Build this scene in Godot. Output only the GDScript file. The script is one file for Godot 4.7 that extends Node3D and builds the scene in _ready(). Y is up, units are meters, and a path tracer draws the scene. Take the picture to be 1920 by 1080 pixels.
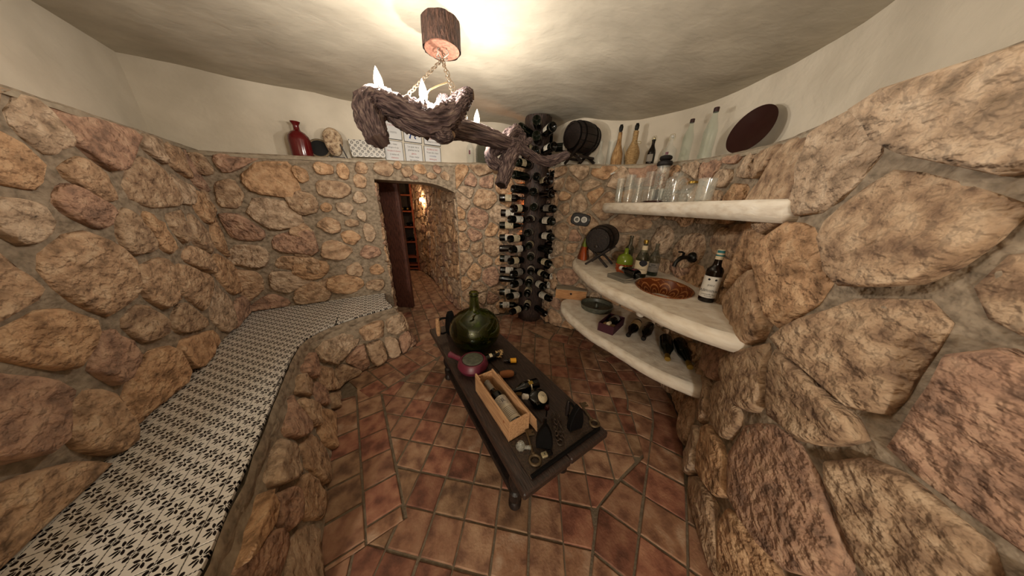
extends Node3D

# A small stone wine cellar: camera and light first, then the shell, then the things.

var M := {}
var taken := {}
var rng := RandomNumberGenerator.new()
var bumpy := FastNoiseLite.new()
const ORD = ["first", "second", "third", "fourth", "fifth", "sixth", "seventh", "eighth", "ninth", "tenth", "eleventh", "twelfth", "thirteenth", "fourteenth", "fifteenth"]


func _ready():
	rng.seed = 7
	bumpy.seed = 3
	bumpy.frequency = 1.0
	bumpy.fractal_octaves = 2
	# camera: a wide phone lens held at 1.4 m, tipped down about 19.6 degrees, rolled a little
	var cam = Camera3D.new()
	cam.name = "camera"
	cam.fov = 102.95
	cam.near = 0.02
	cam.far = 40.0
	cam.transform = Transform3D(Basis(Vector3(0.9997, 0.0234, -0.0083), Vector3(-0.0249, 0.9416, -0.3357), Vector3(0.0, 0.3358, 0.9419)).orthonormalized(), Vector3(0, 1.4, 0))
	add_child(cam)
	var we = WorldEnvironment.new()
	we.name = "environment"
	var e = Environment.new()
	e.background_mode = Environment.BG_COLOR
	e.background_color = Color(0.0, 0.0, 0.0)
	e.tonemap_mode = Environment.TONE_MAPPER_LINEAR
	e.tonemap_exposure = EXPOSURE
	e.sdfgi_enabled = true
	e.ssao_enabled = true
	e.ssil_enabled = true
	we.environment = e
	add_child(we)
	materials()
	shell()
	chandelier()
	bottle_column()
	shelves()
	table_and_things()
	left_ledge_things()
	right_ledge_things()
	counter_things()
	lower_shelf_things()
	upper_shelf_things()
	passage_things()
	unseen_room_lamp()


const EXPOSURE := 1.0
const BULB := 0.43
const UNSEEN_LAMP := 3.9  # strength of the unseen lamp behind the camera
const BULB_COLOR := Color(1.0, 0.965, 0.91)


# ---------------------------------------------------------------- naming

func numbered(called):
	if not taken.has(called):
		taken[called] = 0
		return called
	taken[called] += 1
	return "%s_%03d" % [called, taken[called]]


func tag(o, label, category, group = "", kind = ""):
	o.set_meta("label", label)
	o.set_meta("category", category)
	if group != "":
		o.set_meta("group", group)
	if kind != "":
		o.set_meta("kind", kind)
	return o


func thing(called, label, category, xf = Transform3D(), group = "", kind = ""):
	var o = Node3D.new()
	o.name = numbered(called)
	o.transform = xf
	add_child(o)
	return tag(o, label, category, group, kind)


func part(called, mesh, mat, parent, xf = Transform3D()):
	var o = MeshInstance3D.new()
	var n = 0
	var name_is = called
	while parent.has_node(NodePath(name_is)):
		n += 1
		name_is = "%s_%03d" % [called, n]
	o.name = name_is
	o.mesh = mesh
	o.material_override = mat
	o.transform = xf
	parent.add_child(o)
	return o


func fast_part(called, i, mesh, mat, parent, xf = Transform3D()):
	var o = MeshInstance3D.new()
	o.name = called if i == 0 else "%s_%03d" % [called, i]
	o.mesh = mesh
	o.material_override = mat
	o.transform = xf
	parent.add_child(o)
	return o


func at(x, y, z, yaw = 0.0):
	return Transform3D(Basis(Vector3.UP, deg_to_rad(yaw)), Vector3(x, y, z))


# an upright direction for the y axis, with z as near to 'facing' as it can be
func along(o: Vector3, y: Vector3, facing := Vector3(0, 0.5, 1)):
	y = y.normalized()
	var z = (facing - y * facing.dot(y)).normalized()
	return Transform3D(Basis(y.cross(z), y, z), o)


# ---------------------------------------------------------------- mesh builder

class MB:
	var v := PackedVector3Array()
	var n := PackedVector3Array()
	var t := PackedVector2Array()
	var ix := PackedInt32Array()

	func rings(rows: Array, closed := true, flat := false):
		var R: int = rows.size()
		var C: int = rows[0].size()
		var W: int = C + (1 if closed else 0)
		if flat:
			for i in R - 1:
				for j in W - 1:
					quad(rows[i][j], rows[i][(j + 1) % C], rows[i + 1][(j + 1) % C], rows[i + 1][j])
			return
		var b: int = v.size()
		var acc := PackedVector3Array()
		acc.resize(R * W)
		for i in R:
			for j in W:
				v.append(rows[i][j % C])
				t.append(Vector2(float(j) / (W - 1), 1.0 - float(i) / (R - 1)))
		for i in R - 1:
			for j in W - 1:
				var a: int = i * W + j
				var q: int = a + 1
				var c: int = a + W + 1
				var d: int = a + W
				var f: Vector3 = (v[b + c] - v[b + a]).cross(v[b + d] - v[b + q])
				acc[a] += f
				acc[q] += f
				acc[c] += f
				acc[d] += f
				ix.append_array(PackedInt32Array([b + a, b + c, b + q, b + a, b + d, b + c]))
		if closed:
			for i in R:
				var s: Vector3 = acc[i * W] + acc[i * W + W - 1]
				acc[i * W] = s
				acc[i * W + W - 1] = s
		for k in acc:
			n.append(k.normalized() if k.length_squared() > 1e-20 else Vector3.UP)

	func tri(a: Vector3, b: Vector3, c: Vector3):
		var k: int = v.size()
		var f := (b - a).cross(c - a).normalized()
		for p in [a, b, c]:
			v.append(p)
			n.append(f)
			t.append(Vector2(p.x, p.z))
		ix.append_array(PackedInt32Array([k, k + 2, k + 1]))

	func quad(a: Vector3, b: Vector3, c: Vector3, d: Vector3):
		var k: int = v.size()
		var f := (c - a).cross(d - b).normalized()
		v.append_array(PackedVector3Array([a, b, c, d]))
		n.append_array(PackedVector3Array([f, f, f, f]))
		t.append_array(PackedVector2Array([Vector2(0, 1), Vector2(1, 1), Vector2(1, 0), Vector2(0, 0)]))
		ix.append_array(PackedInt32Array([k, k + 2, k + 1, k, k + 3, k + 2]))

	func fan(ring, dir: Vector3):
		var c := Vector3.ZERO
		for p in ring:
			c += p
		c /= ring.size()
		for j in ring.size():
			var a: Vector3 = ring[j]
			var b: Vector3 = ring[(j + 1) % ring.size()]
			if (a - c).cross(b - c).dot(dir) > 0:
				tri(c, a, b)
			else:
				tri(c, b, a)

	# a flat polygon given by 2-D outline and the matching 3-D points, facing dir
	func cap(flat_poly: PackedVector2Array, pts, dir: Vector3):
		var k := Geometry2D.triangulate_polygon(flat_poly)
		for i in range(0, k.size(), 3):
			var a: Vector3 = pts[k[i]]
			var b: Vector3 = pts[k[i + 1]]
			var c: Vector3 = pts[k[i + 2]]
			if (b - a).cross(c - a).dot(dir) > 0:
				tri(a, b, c)
			else:
				tri(a, c, b)

	func lathe(prof: Array, segs := 24, xf := Transform3D(), a0 := 0.0, a1 := 360.0, crease := 38.0):
		var full: bool = a1 - a0 > 359.9
		var run := [prof[0]]
		for i in range(1, prof.size()):
			run.append(prof[i])
			var cut: bool = i == prof.size() - 1
			if not cut:
				cut = absf((prof[i] - prof[i - 1]).angle_to(prof[i + 1] - prof[i])) > deg_to_rad(crease)
			if cut:
				var rows := []
				for p in run:
					var ring := PackedVector3Array()
					var m: int = segs if full else segs + 1
					for j in m:
						var a := deg_to_rad(a0 + (a1 - a0) * j / segs)
						ring.append(xf * Vector3(p.x * cos(a), p.y, -p.x * sin(a)))
					rows.append(ring)
				rings(rows, full)
				run = [prof[i]]

	func tube(path: Array, radii: Array, segs := 10, closed := false, rough := 0.0, freq := 3.0, twist := 0.0, noise: FastNoiseLite = null, caps := true, squash := 1.0):
		var N: int = path.size()
		var rows := []
		var u := Vector3.ZERO
		var s := 0.0
		for i in N:
			var a: Vector3 = path[(i - 1 + N) % N] if closed or i > 0 else path[0]
			var b: Vector3 = path[(i + 1) % N] if closed or i < N - 1 else path[N - 1]
			var d := (b - a).normalized()
			if i == 0:
				u = d.cross(Vector3.UP if absf(d.y) < 0.9 else Vector3.RIGHT).normalized()
			else:
				u = (u - d * u.dot(d)).normalized()
				s += path[i].distance_to(path[i - 1])
			var w := d.cross(u)
			var r: float = radii[i] if radii.size() > 1 else radii[0]
			var ring := PackedVector3Array()
			for j in segs:
				var th := TAU * j / segs
				var k := 1.0
				if noise != null and rough > 0.0:
					var q := th + s * twist
					k += 0.16 * rough - rough * 0.9 * absf(noise.get_noise_3d(cos(q) * freq * 1.6 + 4.0, sin(q) * freq * 1.6, s * 1.5))
					k += rough * (noise.get_noise_3d(cos(q) * freq, sin(q) * freq, s * 2.4) + 0.45 * noise.get_noise_3d(cos(q) * freq * 2.7, sin(q) * freq * 2.7, s * 7.0 + 9.0))
				ring.append(path[i] + (u * cos(th) + w * sin(th) * squash) * r * k)
			rows.append(ring)
		if closed:
			rows.append(rows[0])
			rings(rows, true)
			return
		rings(rows, true)
		if caps:
			fan(rows[0], path[0] - path[1])
			fan(rows[N - 1], path[N - 1] - path[N - 2])

	func box(size: Vector3, xf := Transform3D(), bevel := 0.002):
		var h := size / 2.0
		var e: float = min(bevel, min(h.x, min(h.y, h.z)) * 0.45)
		var i := h - Vector3(e, e, e)
		var face := func(pts: Array):
			var c := Vector3.ZERO
			for p in pts:
				c += p
			c /= pts.size()
			var q := []
			for p in pts:
				q.append(xf * p)
			var out: Vector3 = xf.basis * c
			if (q[1] - q[0]).cross(q[2] - q[0]).dot(out) < 0:
				q.reverse()
			if q.size() == 4:
				quad(q[0], q[1], q[2], q[3])
			else:
				tri(q[0], q[1], q[2])
		for s in [-1.0, 1.0]:
			face.call([Vector3(s * h.x, -i.y, -i.z), Vector3(s * h.x, i.y, -i.z), Vector3(s * h.x, i.y, i.z), Vector3(s * h.x, -i.y, i.z)])
			face.call([Vector3(-i.x, s * h.y, -i.z), Vector3(i.x, s * h.y, -i.z), Vector3(i.x, s * h.y, i.z), Vector3(-i.x, s * h.y, i.z)])
			face.call([Vector3(-i.x, -i.y, s * h.z), Vector3(i.x, -i.y, s * h.z), Vector3(i.x, i.y, s * h.z), Vector3(-i.x, i.y, s * h.z)])
			for r in [-1.0, 1.0]:
				face.call([Vector3(s * h.x, r * i.y, -i.z), Vector3(s * h.x, r * i.y, i.z), Vector3(s * i.x, r * h.y, i.z), Vector3(s * i.x, r * h.y, -i.z)])
				face.call([Vector3(s * h.x, -i.y, r * i.z), Vector3(s * h.x, i.y, r * i.z), Vector3(s * i.x, i.y, r * h.z), Vector3(s * i.x, -i.y, r * h.z)])
				face.call([Vector3(-i.x, s * h.y, r * i.z), Vector3(i.x, s * h.y, r * i.z), Vector3(i.x, s * i.y, r * h.z), Vector3(-i.x, s * i.y, r * h.z)])
				for k in [-1.0, 1.0]:
					face.call([Vector3(s * h.x, r * i.y, k * i.z), Vector3(s * i.x, r * h.y, k * i.z), Vector3(s * i.x, r * i.y, k * h.z)])

	# an outline in x and z (any turn), given thickness below ytop; steps are [height below the top, inset]
	func slab(poly: PackedVector2Array, ytop: float, steps: Array, flat := false, lid := true, bottom := true, noise: FastNoiseLite = null, lump := 0.0):
		var area := 0.0
		var N := poly.size()
		for i in N:
			area += poly[i].x * poly[(i + 1) % N].y - poly[(i + 1) % N].x * poly[i].y
		if area > 0:
			poly = poly.duplicate()
			poly.reverse()
		var rows := []
		var top2 := PackedVector2Array()
		for s in steps:
			var ring := PackedVector3Array()
			top2 = PackedVector2Array()
			for i in N:
				var d0 := (poly[i] - poly[(i - 1 + N) % N]).normalized()
				var d1 := (poly[(i + 1) % N] - poly[i]).normalized()
				var o := (Vector2(-d0.y, d0.x) + Vector2(-d1.y, d1.x)) / maxf(0.35, 1.0 + d0.dot(d1))
				var p: Vector2 = poly[i] - o * s[1]
				var y: float = ytop - s[0]
				if noise != null:
					var k := noise.get_noise_3d(p.x * 6.0, y * 9.0, p.y * 6.0) * lump
					p += o * k
				top2.append(p)
				ring.append(Vector3(p.x, y, p.y))
			rows.append(ring)
		rings(rows, true, flat)
		if lid:
			cap(top2, rows[rows.size() - 1], Vector3.UP)
		if bottom:
			cap(poly, rows[0], Vector3.DOWN)

	# an outline in x and y, given depth along z
	func extrude(poly: PackedVector2Array, depth: float, xf := Transform3D(), bevel := 0.002):
		var N := poly.size()
		if Geometry2D.is_polygon_clockwise(poly):
			poly = poly.duplicate()
			poly.reverse()
		var rows := []
		var flat2 := []
		for s in [[-depth / 2, bevel], [-depth / 2 + bevel, 0.0], [depth / 2 - bevel, 0.0], [depth / 2, bevel]]:
			var ring := PackedVector3Array()
			var f := PackedVector2Array()
			for i in N:
				var d0 := (poly[i] - poly[(i - 1 + N) % N]).normalized()
				var d1 := (poly[(i + 1) % N] - poly[i]).normalized()
				var o := (Vector2(d0.y, -d0.x) + Vector2(d1.y, -d1.x)) / maxf(0.4, 1.0 + d0.dot(d1))
				var p: Vector2 = poly[i] - o * s[1]
				f.append(p)
				ring.append(xf * Vector3(p.x, p.y, s[0]))
			rows.append(ring)
			flat2.append(f)
		rings(rows, true, true)
		cap(flat2[0], rows[0], xf.basis * Vector3.FORWARD)
		cap(flat2[3], rows[3], xf.basis * Vector3.BACK)

	func done() -> ArrayMesh:
		var a := []
		a.resize(Mesh.ARRAY_MAX)
		a[Mesh.ARRAY_VERTEX] = v
		a[Mesh.ARRAY_NORMAL] = n
		a[Mesh.ARRAY_TEX_UV] = t
		a[Mesh.ARRAY_INDEX] = ix
		var m := ArrayMesh.new()
		m.add_surface_from_arrays(Mesh.PRIMITIVE_TRIANGLES, a)
		return m


func lathed(prof, segs = 24, xf = Transform3D(), a0 = 0.0, a1 = 360.0):
	var b = MB.new()
	b.lathe(prof, segs, xf, a0, a1)
	return b.done()


func boxed(size, bevel = 0.002, xf = Transform3D()):
	var b = MB.new()
	b.box(size, xf, bevel)
	return b.done()


func tubed(path, radii, segs = 10, closed = false):
	var b = MB.new()
	b.tube(path, radii, segs, closed)
	return b.done()


# a smooth line through points, with a radius at each
func smooth(pts: Array, radii: Array, steps := 6) -> Array:
	var out := []
	var rad := []
	var N := pts.size()
	for i in N - 1:
		for k in steps:
			var f := float(k) / steps
			out.append(pts[i].cubic_interpolate(pts[i + 1], pts[max(i - 1, 0)], pts[min(i + 2, N - 1)], f))
			rad.append(lerpf(radii[i], radii[i + 1], f))
	out.append(pts[N - 1])
	rad.append(radii[N - 1])
	return [out, rad]


func writing(s, size, mat, parent, xf, family = "Droid Serif", called = "lettering"):
	var m = TextMesh.new()
	var f = SystemFont.new()
	f.font_names = PackedStringArray([family])
	m.font = f
	m.text = s
	m.font_size = 24
	m.pixel_size = size / 24.0
	m.depth = 0.0006
	m.curve_step = 3.0
	return part(called, m, mat, parent, xf)


# ---------------------------------------------------------------- materials

func noise_tex(freq, colors, octaves = 4, kind = FastNoiseLite.TYPE_SIMPLEX_SMOOTH, size = 384, sd = 1, warp = 0.0):
	var f = FastNoiseLite.new()
	f.noise_type = kind
	f.frequency = freq
	f.fractal_octaves = octaves
	f.seed = sd
	if warp > 0.0:
		f.domain_warp_enabled = true
		f.domain_warp_amplitude = warp
		f.domain_warp_frequency = freq
	var t = NoiseTexture2D.new()
	t.width = size
	t.height = size
	t.seamless = true
	t.noise = f
	if colors.size():
		var g = Gradient.new()
		var offs = PackedFloat32Array()
		var cols = PackedColorArray()
		for i in colors.size():
			offs.append(0.12 + 0.76 * i / maxf(1.0, colors.size() - 1))
			cols.append(colors[i])
		g.offsets = offs
		g.colors = cols
		t.color_ramp = g
	return t


func plain(called, c, rough = 0.6, metal = 0.0):
	var m = StandardMaterial3D.new()
	m.resource_name = called
	m.albedo_color = c
	m.roughness = rough
	m.metallic = metal
	M[called] = m
	return m


# colour from a noise ramp, laid on by triplanar mapping, with relief from a second noise
func grained(called, tex, scale: Vector3, rough, relief = null, depth = 0.0, world = false, tint = Color.WHITE):
	var m = plain(called, tint, rough)
	m.albedo_texture = tex
	m.uv1_triplanar = true
	m.uv1_world_triplanar = world
	m.uv1_scale = scale
	m.uv1_triplanar_sharpness = 4.0
	if relief != null:
		m.heightmap_enabled = true
		m.heightmap_texture = relief
		m.heightmap_scale = depth
	return m


func glass(called, c, alpha, rough = 0.03):
	var m = plain(called, Color(c.r, c.g, c.b, alpha), rough)
	m.transparency = BaseMaterial3D.TRANSPARENCY_ALPHA
	return m


func materials():
	var pit = noise_tex(0.03, [], 5, FastNoiseLite.TYPE_SIMPLEX_SMOOTH, 384, 11)
	var fine = noise_tex(0.09, [], 4, FastNoiseLite.TYPE_SIMPLEX_SMOOTH, 384, 12)
	var trowel = noise_tex(0.012, [], 4, FastNoiseLite.TYPE_SIMPLEX_SMOOTH, 384, 13, 30.0)
	# stones: warm limestone in five tones
	var tones = [
		[Color(0.50, 0.40, 0.31), Color(0.71, 0.58, 0.46), Color(0.80, 0.69, 0.57)],
		[Color(0.49, 0.39, 0.31), Color(0.67, 0.56, 0.45), Color(0.77, 0.67, 0.56)],
		[Color(0.53, 0.41, 0.30), Color(0.74, 0.59, 0.45), Color(0.82, 0.69, 0.55)],
		[Color(0.48, 0.38, 0.32), Color(0.67, 0.53, 0.44), Color(0.75, 0.62, 0.52)],
		[Color(0.52, 0.44, 0.36), Color(0.71, 0.61, 0.51), Color(0.81, 0.72, 0.62)]]
	for i in 5:
		grained("stone_%d" % i, noise_tex(0.014, tones[i], 5, FastNoiseLite.TYPE_SIMPLEX_SMOOTH, 384, 20 + i, 12.0), Vector3.ONE * 2.2, 0.92, pit, 1.7, true)
	grained("mortar", noise_tex(0.03, [Color(0.45, 0.40, 0.335), Color(0.57, 0.51, 0.435), Color(0.64, 0.58, 0.50)], 5, FastNoiseLite.TYPE_SIMPLEX_SMOOTH, 384, 31), Vector3.ONE * 2.0, 0.95, pit, 0.8, true)
	grained("plaster", noise_tex(0.008, [Color(0.78, 0.74, 0.67), Color(0.84, 0.80, 0.73)], 4, FastNoiseLite.TYPE_SIMPLEX_SMOOTH, 384, 32), Vector3.ONE * 0.9, 0.9, trowel, 0.6, true)
	grained("ceiling_plaster", noise_tex(0.008, [Color(0.68, 0.645, 0.58), Color(0.76, 0.725, 0.655)], 5, FastNoiseLite.TYPE_SIMPLEX_SMOOTH, 384, 33, 20.0), Vector3(0.7, 0.7, 1.1), 0.9, trowel, 0.5, true)
	grained("shelf_plaster", noise_tex(0.02, [Color(0.80, 0.745, 0.675), Color(0.87, 0.83, 0.765), Color(0.90, 0.87, 0.82)], 5, FastNoiseLite.TYPE_SIMPLEX_SMOOTH, 384, 34), Vector3(1.2, 3.0, 1.2), 0.75, trowel, 0.5, true)
	var clay = [
		[Color(0.38, 0.25, 0.19), Color(0.54, 0.39, 0.30), Color(0.62, 0.48, 0.38)],
		[Color(0.44, 0.31, 0.24), Color(0.60, 0.46, 0.36), Color(0.68, 0.55, 0.44)],
		[Color(0.32, 0.19, 0.14), Color(0.47, 0.30, 0.23), Color(0.56, 0.40, 0.31)],
		[Color(0.42, 0.29, 0.22), Color(0.57, 0.42, 0.32), Color(0.68, 0.57, 0.48)],
		[Color(0.37, 0.27, 0.20), Color(0.53, 0.41, 0.31), Color(0.63, 0.52, 0.41)],
		[Color(0.40, 0.24, 0.19), Color(0.56, 0.37, 0.29), Color(0.66, 0.48, 0.38)]]
	for i in 6:
		var c = grained("clay_%d" % i, noise_tex(0.011, clay[i], 4, FastNoiseLite.TYPE_SIMPLEX_SMOOTH, 384, 40 + i, 18.0), Vector3.ONE * 1.9, 0.62, fine, 0.12, true)
		c.uv1_offset = Vector3(0.37 * i, 0, 0.19 * i)
	grained("grout", noise_tex(0.04, [Color(0.37, 0.32, 0.26), Color(0.47, 0.42, 0.35)], 3, FastNoiseLite.TYPE_SIMPLEX_SMOOTH, 256, 47), Vector3.ONE * 2.0, 0.95, fine, 0.2, true)
	# woods: grain runs along local x unless the scale says otherwise
	var grain = noise_tex(0.03, [], 4, FastNoiseLite.TYPE_SIMPLEX_SMOOTH, 384, 50)
	var dark = noise_tex(0.03, [Color(0.11, 0.075, 0.062), Color(0.19, 0.135, 0.11), Color(0.26, 0.19, 0.16)], 5, FastNoiseLite.TYPE_SIMPLEX_SMOOTH, 384, 51)
	grained("table_wood", dark, Vector3(1.2, 9.0, 9.0), 0.5, grain, 0.12)
	grained("black_wood", noise_tex(0.03, [Color(0.06, 0.042, 0.036), Color(0.115, 0.078, 0.065), Color(0.17, 0.12, 0.10)], 4, FastNoiseLite.TYPE_SIMPLEX_SMOOTH, 256, 52), Vector3(6.0, 1.2, 6.0), 0.5, grain, 0.12)
	grained("door_wood", noise_tex(0.03, [Color(0.22, 0.12, 0.095), Color(0.36, 0.21, 0.165), Color(0.45, 0.28, 0.22)], 5, FastNoiseLite.TYPE_SIMPLEX_SMOOTH, 384, 53), Vector3(9.0, 1.0, 9.0), 0.55, grain, 0.2)
	grained("rack_wood", noise_tex(0.03, [Color(0.42, 0.19, 0.10), Color(0.56, 0.28, 0.16)], 4, FastNoiseLite.TYPE_SIMPLEX_SMOOTH, 256, 54), Vector3(5, 2, 5), 0.55)
	grained("pine", noise_tex(0.03, [Color(0.60, 0.44, 0.31), Color(0.71, 0.55, 0.40), Color(0.77, 0.62, 0.47)], 4, FastNoiseLite.TYPE_SIMPLEX_SMOOTH, 256, 55), Vector3(1.0, 10.0, 10.0), 0.6, grain, 0.05)
	grained("crate_wood", noise_tex(0.03, [Color(0.62, 0.43, 0.26), Color(0.76, 0.57, 0.38)], 4, FastNoiseLite.TYPE_SIMPLEX_SMOOTH, 256, 56), Vector3(1.5, 8.0, 8.0), 0.6)
	var vb = grained("vine_bark", noise_tex(0.02, [Color(0.19, 0.145, 0.15), Color(0.40, 0.325, 0.325), Color(0.60, 0.53, 0.49)], 5, FastNoiseLite.TYPE_SIMPLEX_SMOOTH, 384, 57, 8.0), Vector3(3.0, 0.7, 1.0), 0.85, pit, 0.8)
	vb.uv1_triplanar = false
	grained("ledge_plaster", noise_tex(0.03, [Color(0.54, 0.49, 0.42), Color(0.68, 0.63, 0.55)], 4, FastNoiseLite.TYPE_SIMPLEX_SMOOTH, 256, 68), Vector3.ONE * 2.0, 0.9, pit, 0.6, true)
	plain("vine_cut", Color(0.50, 0.40, 0.31), 0.85)
	grained("trunk_bark", noise_tex(0.03, [Color(0.11, 0.08, 0.07), Color(0.21, 0.15, 0.125), Color(0.31, 0.23, 0.19)], 5, FastNoiseLite.TYPE_SIMPLEX_SMOOTH, 384, 58), Vector3(6.0, 1.2, 6.0), 0.7, grain, 0.5)
	grained("block_bark", noise_tex(0.03, [Color(0.16, 0.10, 0.075), Color(0.34, 0.23, 0.18)], 5, FastNoiseLite.TYPE_SIMPLEX_SMOOTH, 256, 59), Vector3(8, 2, 8), 0.9, pit, 1.5)
	grained("block_cut", noise_tex(0.02, [Color(0.42, 0.27, 0.21), Color(0.56, 0.38, 0.30)], 4, FastNoiseLite.TYPE_SIMPLEX_SMOOTH, 256, 60), Vector3(8, 8, 8), 0.8)
	# metals
	plain("chain_metal", Color(0.52, 0.46, 0.39), 0.45, 0.7)
	plain("brass", Color(0.60, 0.46, 0.24), 0.35, 0.85)
	plain("gold_foil", Color(0.60, 0.49, 0.22), 0.38, 0.8)
	grained("iron", noise_tex(0.05, [Color(0.028, 0.024, 0.024), Color(0.055, 0.047, 0.043)], 4, FastNoiseLite.TYPE_SIMPLEX_SMOOTH, 256, 61), Vector3.ONE * 5, 0.6, fine, 0.1)
	grained("rust", noise_tex(0.05, [Color(0.12, 0.085, 0.06), Color(0.27, 0.20, 0.14)], 4, FastNoiseLite.TYPE_SIMPLEX_SMOOTH, 256, 62), Vector3.ONE * 6, 0.6, fine, 0.1)
	M["iron"].metallic_specular = 0.25
	M["iron"].roughness = 0.75
	plain("old_key", Color(0.36, 0.30, 0.22), 0.5, 0.6)
	plain("pale_metal", Color(0.72, 0.68, 0.55), 0.4, 0.7)
	# glass
	plain("wine_glass", Color(0.018, 0.024, 0.018), 0.06)
	plain("green_wine_glass", Color(0.03, 0.05, 0.025), 0.06)
	plain("brown_wine_glass", Color(0.05, 0.022, 0.014), 0.06)
	glass("clear_glass", Color(0.86, 0.88, 0.84), 0.10)
	glass("pattern_glass", Color(0.84, 0.86, 0.82), 0.16, 0.06)
	glass("aqua_glass", Color(0.52, 0.66, 0.57), 0.16)
	glass("green_glass", Color(0.10, 0.14, 0.06), 0.55)
	var dj = plain("demijohn_glass", Color(0.60, 0.68, 0.34, 0.0), 0.02)
	dj.refraction_enabled = true
	dj.refraction_scale = 0.05
	glass("grey_green_glass", Color(0.20, 0.23, 0.17), 0.45)
	plain("lime_glaze", Color(0.40, 0.46, 0.12), 0.12)
	plain("orange_glaze", Color(0.58, 0.25, 0.09), 0.12)
	# ceramics, labels, odds and ends
	plain("red_glaze", Color(0.36, 0.05, 0.06), 0.18)
	plain("plum_glaze", Color(0.37, 0.12, 0.19), 0.4)
	plain("maroon_glaze", Color(0.16, 0.045, 0.035), 0.12)
	grained("grey_glaze", noise_tex(0.03, [Color(0.26, 0.27, 0.23), Color(0.38, 0.38, 0.33)], 3, FastNoiseLite.TYPE_SIMPLEX_SMOOTH, 256, 63), Vector3.ONE * 4, 0.4)
	grained("straw", noise_tex(0.05, [Color(0.54, 0.42, 0.26), Color(0.72, 0.59, 0.40), Color(0.80, 0.69, 0.51)], 4, FastNoiseLite.TYPE_SIMPLEX_SMOOTH, 256, 64), Vector3(3, 14, 3), 0.85, fine, 0.3)
	grained("raffia", noise_tex(0.03, [Color(0.42, 0.29, 0.18), Color(0.66, 0.51, 0.33), Color(0.75, 0.62, 0.44)], 4, FastNoiseLite.TYPE_SIMPLEX_SMOOTH, 256, 65), Vector3(10, 2, 10), 0.85, fine, 0.3)
	grained("fossil", noise_tex(0.02, [Color(0.40, 0.31, 0.24), Color(0.70, 0.60, 0.48), Color(0.82, 0.74, 0.63)], 5, FastNoiseLite.TYPE_SIMPLEX_SMOOTH, 256, 66), Vector3.ONE * 4, 0.9, pit, 1.0)
	grained("basket", noise_tex(0.05, [Color(0.36, 0.30, 0.22), Color(0.56, 0.49, 0.38)], 3, FastNoiseLite.TYPE_SIMPLEX_SMOOTH, 256, 67), Vector3.ONE * 6, 0.8)
	plain("black_cloth", Color(0.045, 0.045, 0.048), 0.7)
	plain("cream_paper", Color(0.78, 0.72, 0.60), 0.8)
	plain("white_paper", Color(0.80, 0.78, 0.74), 0.8)
	plain("grey_paper", Color(0.52, 0.49, 0.45), 0.8)
	plain("yellow_paper", Color(0.78, 0.55, 0.06), 0.7)
	plain("blue_paper", Color(0.10, 0.38, 0.40), 0.6)
	plain("book_cover", Color(0.40, 0.38, 0.34), 0.8)
	plain("book_pages", Color(0.56, 0.52, 0.45), 0.9)
	plain("black_plastic", Color(0.03, 0.024, 0.022), 0.35)
	plain("white_plastic", Color(0.80, 0.79, 0.76), 0.4)
	plain("cork", Color(0.55, 0.34, 0.19), 0.8)
	plain("dark_cap", Color(0.045, 0.03, 0.03), 0.4)
	plain("red_cap", Color(0.17, 0.03, 0.03), 0.4)
	plain("maroon_cap", Color(0.10, 0.03, 0.028), 0.4)
	plain("purple_card", Color(0.24, 0.07, 0.13), 0.7)
	plain("cream_cord", Color(0.70, 0.62, 0.46), 0.8)
	plain("ink", Color(0.06, 0.06, 0.09), 0.8)
	plain("red_ink", Color(0.62, 0.10, 0.11), 0.8)
	plain("blue_ink", Color(0.09, 0.22, 0.45), 0.8)
	plain("sign_glaze", Color(0.80, 0.80, 0.80), 0.16)
	plain("sign_edge", Color(0.10, 0.14, 0.15), 0.4)
	plain("walnut", Color(0.045, 0.024, 0.02), 0.6)
	plain("copper", Color(0.42, 0.25, 0.16), 0.4, 0.6)
	plain("dark_bronze", Color(0.10, 0.095, 0.075), 0.4, 0.5)
	var fg = plain("frosted_glow", Color(1, 0.97, 0.92), 0.3)
	fg.emission_enabled = true
	fg.emission = Color(1.0, 0.92, 0.80)
	fg.emission_energy_multiplier = 2.0
	var b = plain("bulb_glow", Color(1, 0.96, 0.9), 0.3)
	b.emission_enabled = true
	b.emission = Color(1.0, 0.93, 0.82)
	b.emission_energy_multiplier = 6.0
	var w = plain("warm_glow", Color(1, 0.8, 0.5), 0.3)
	w.emission_enabled = true
	w.emission = Color(1.0, 0.72, 0.42)
	w.emission_energy_multiplier = 5.0
	printed()


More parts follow.
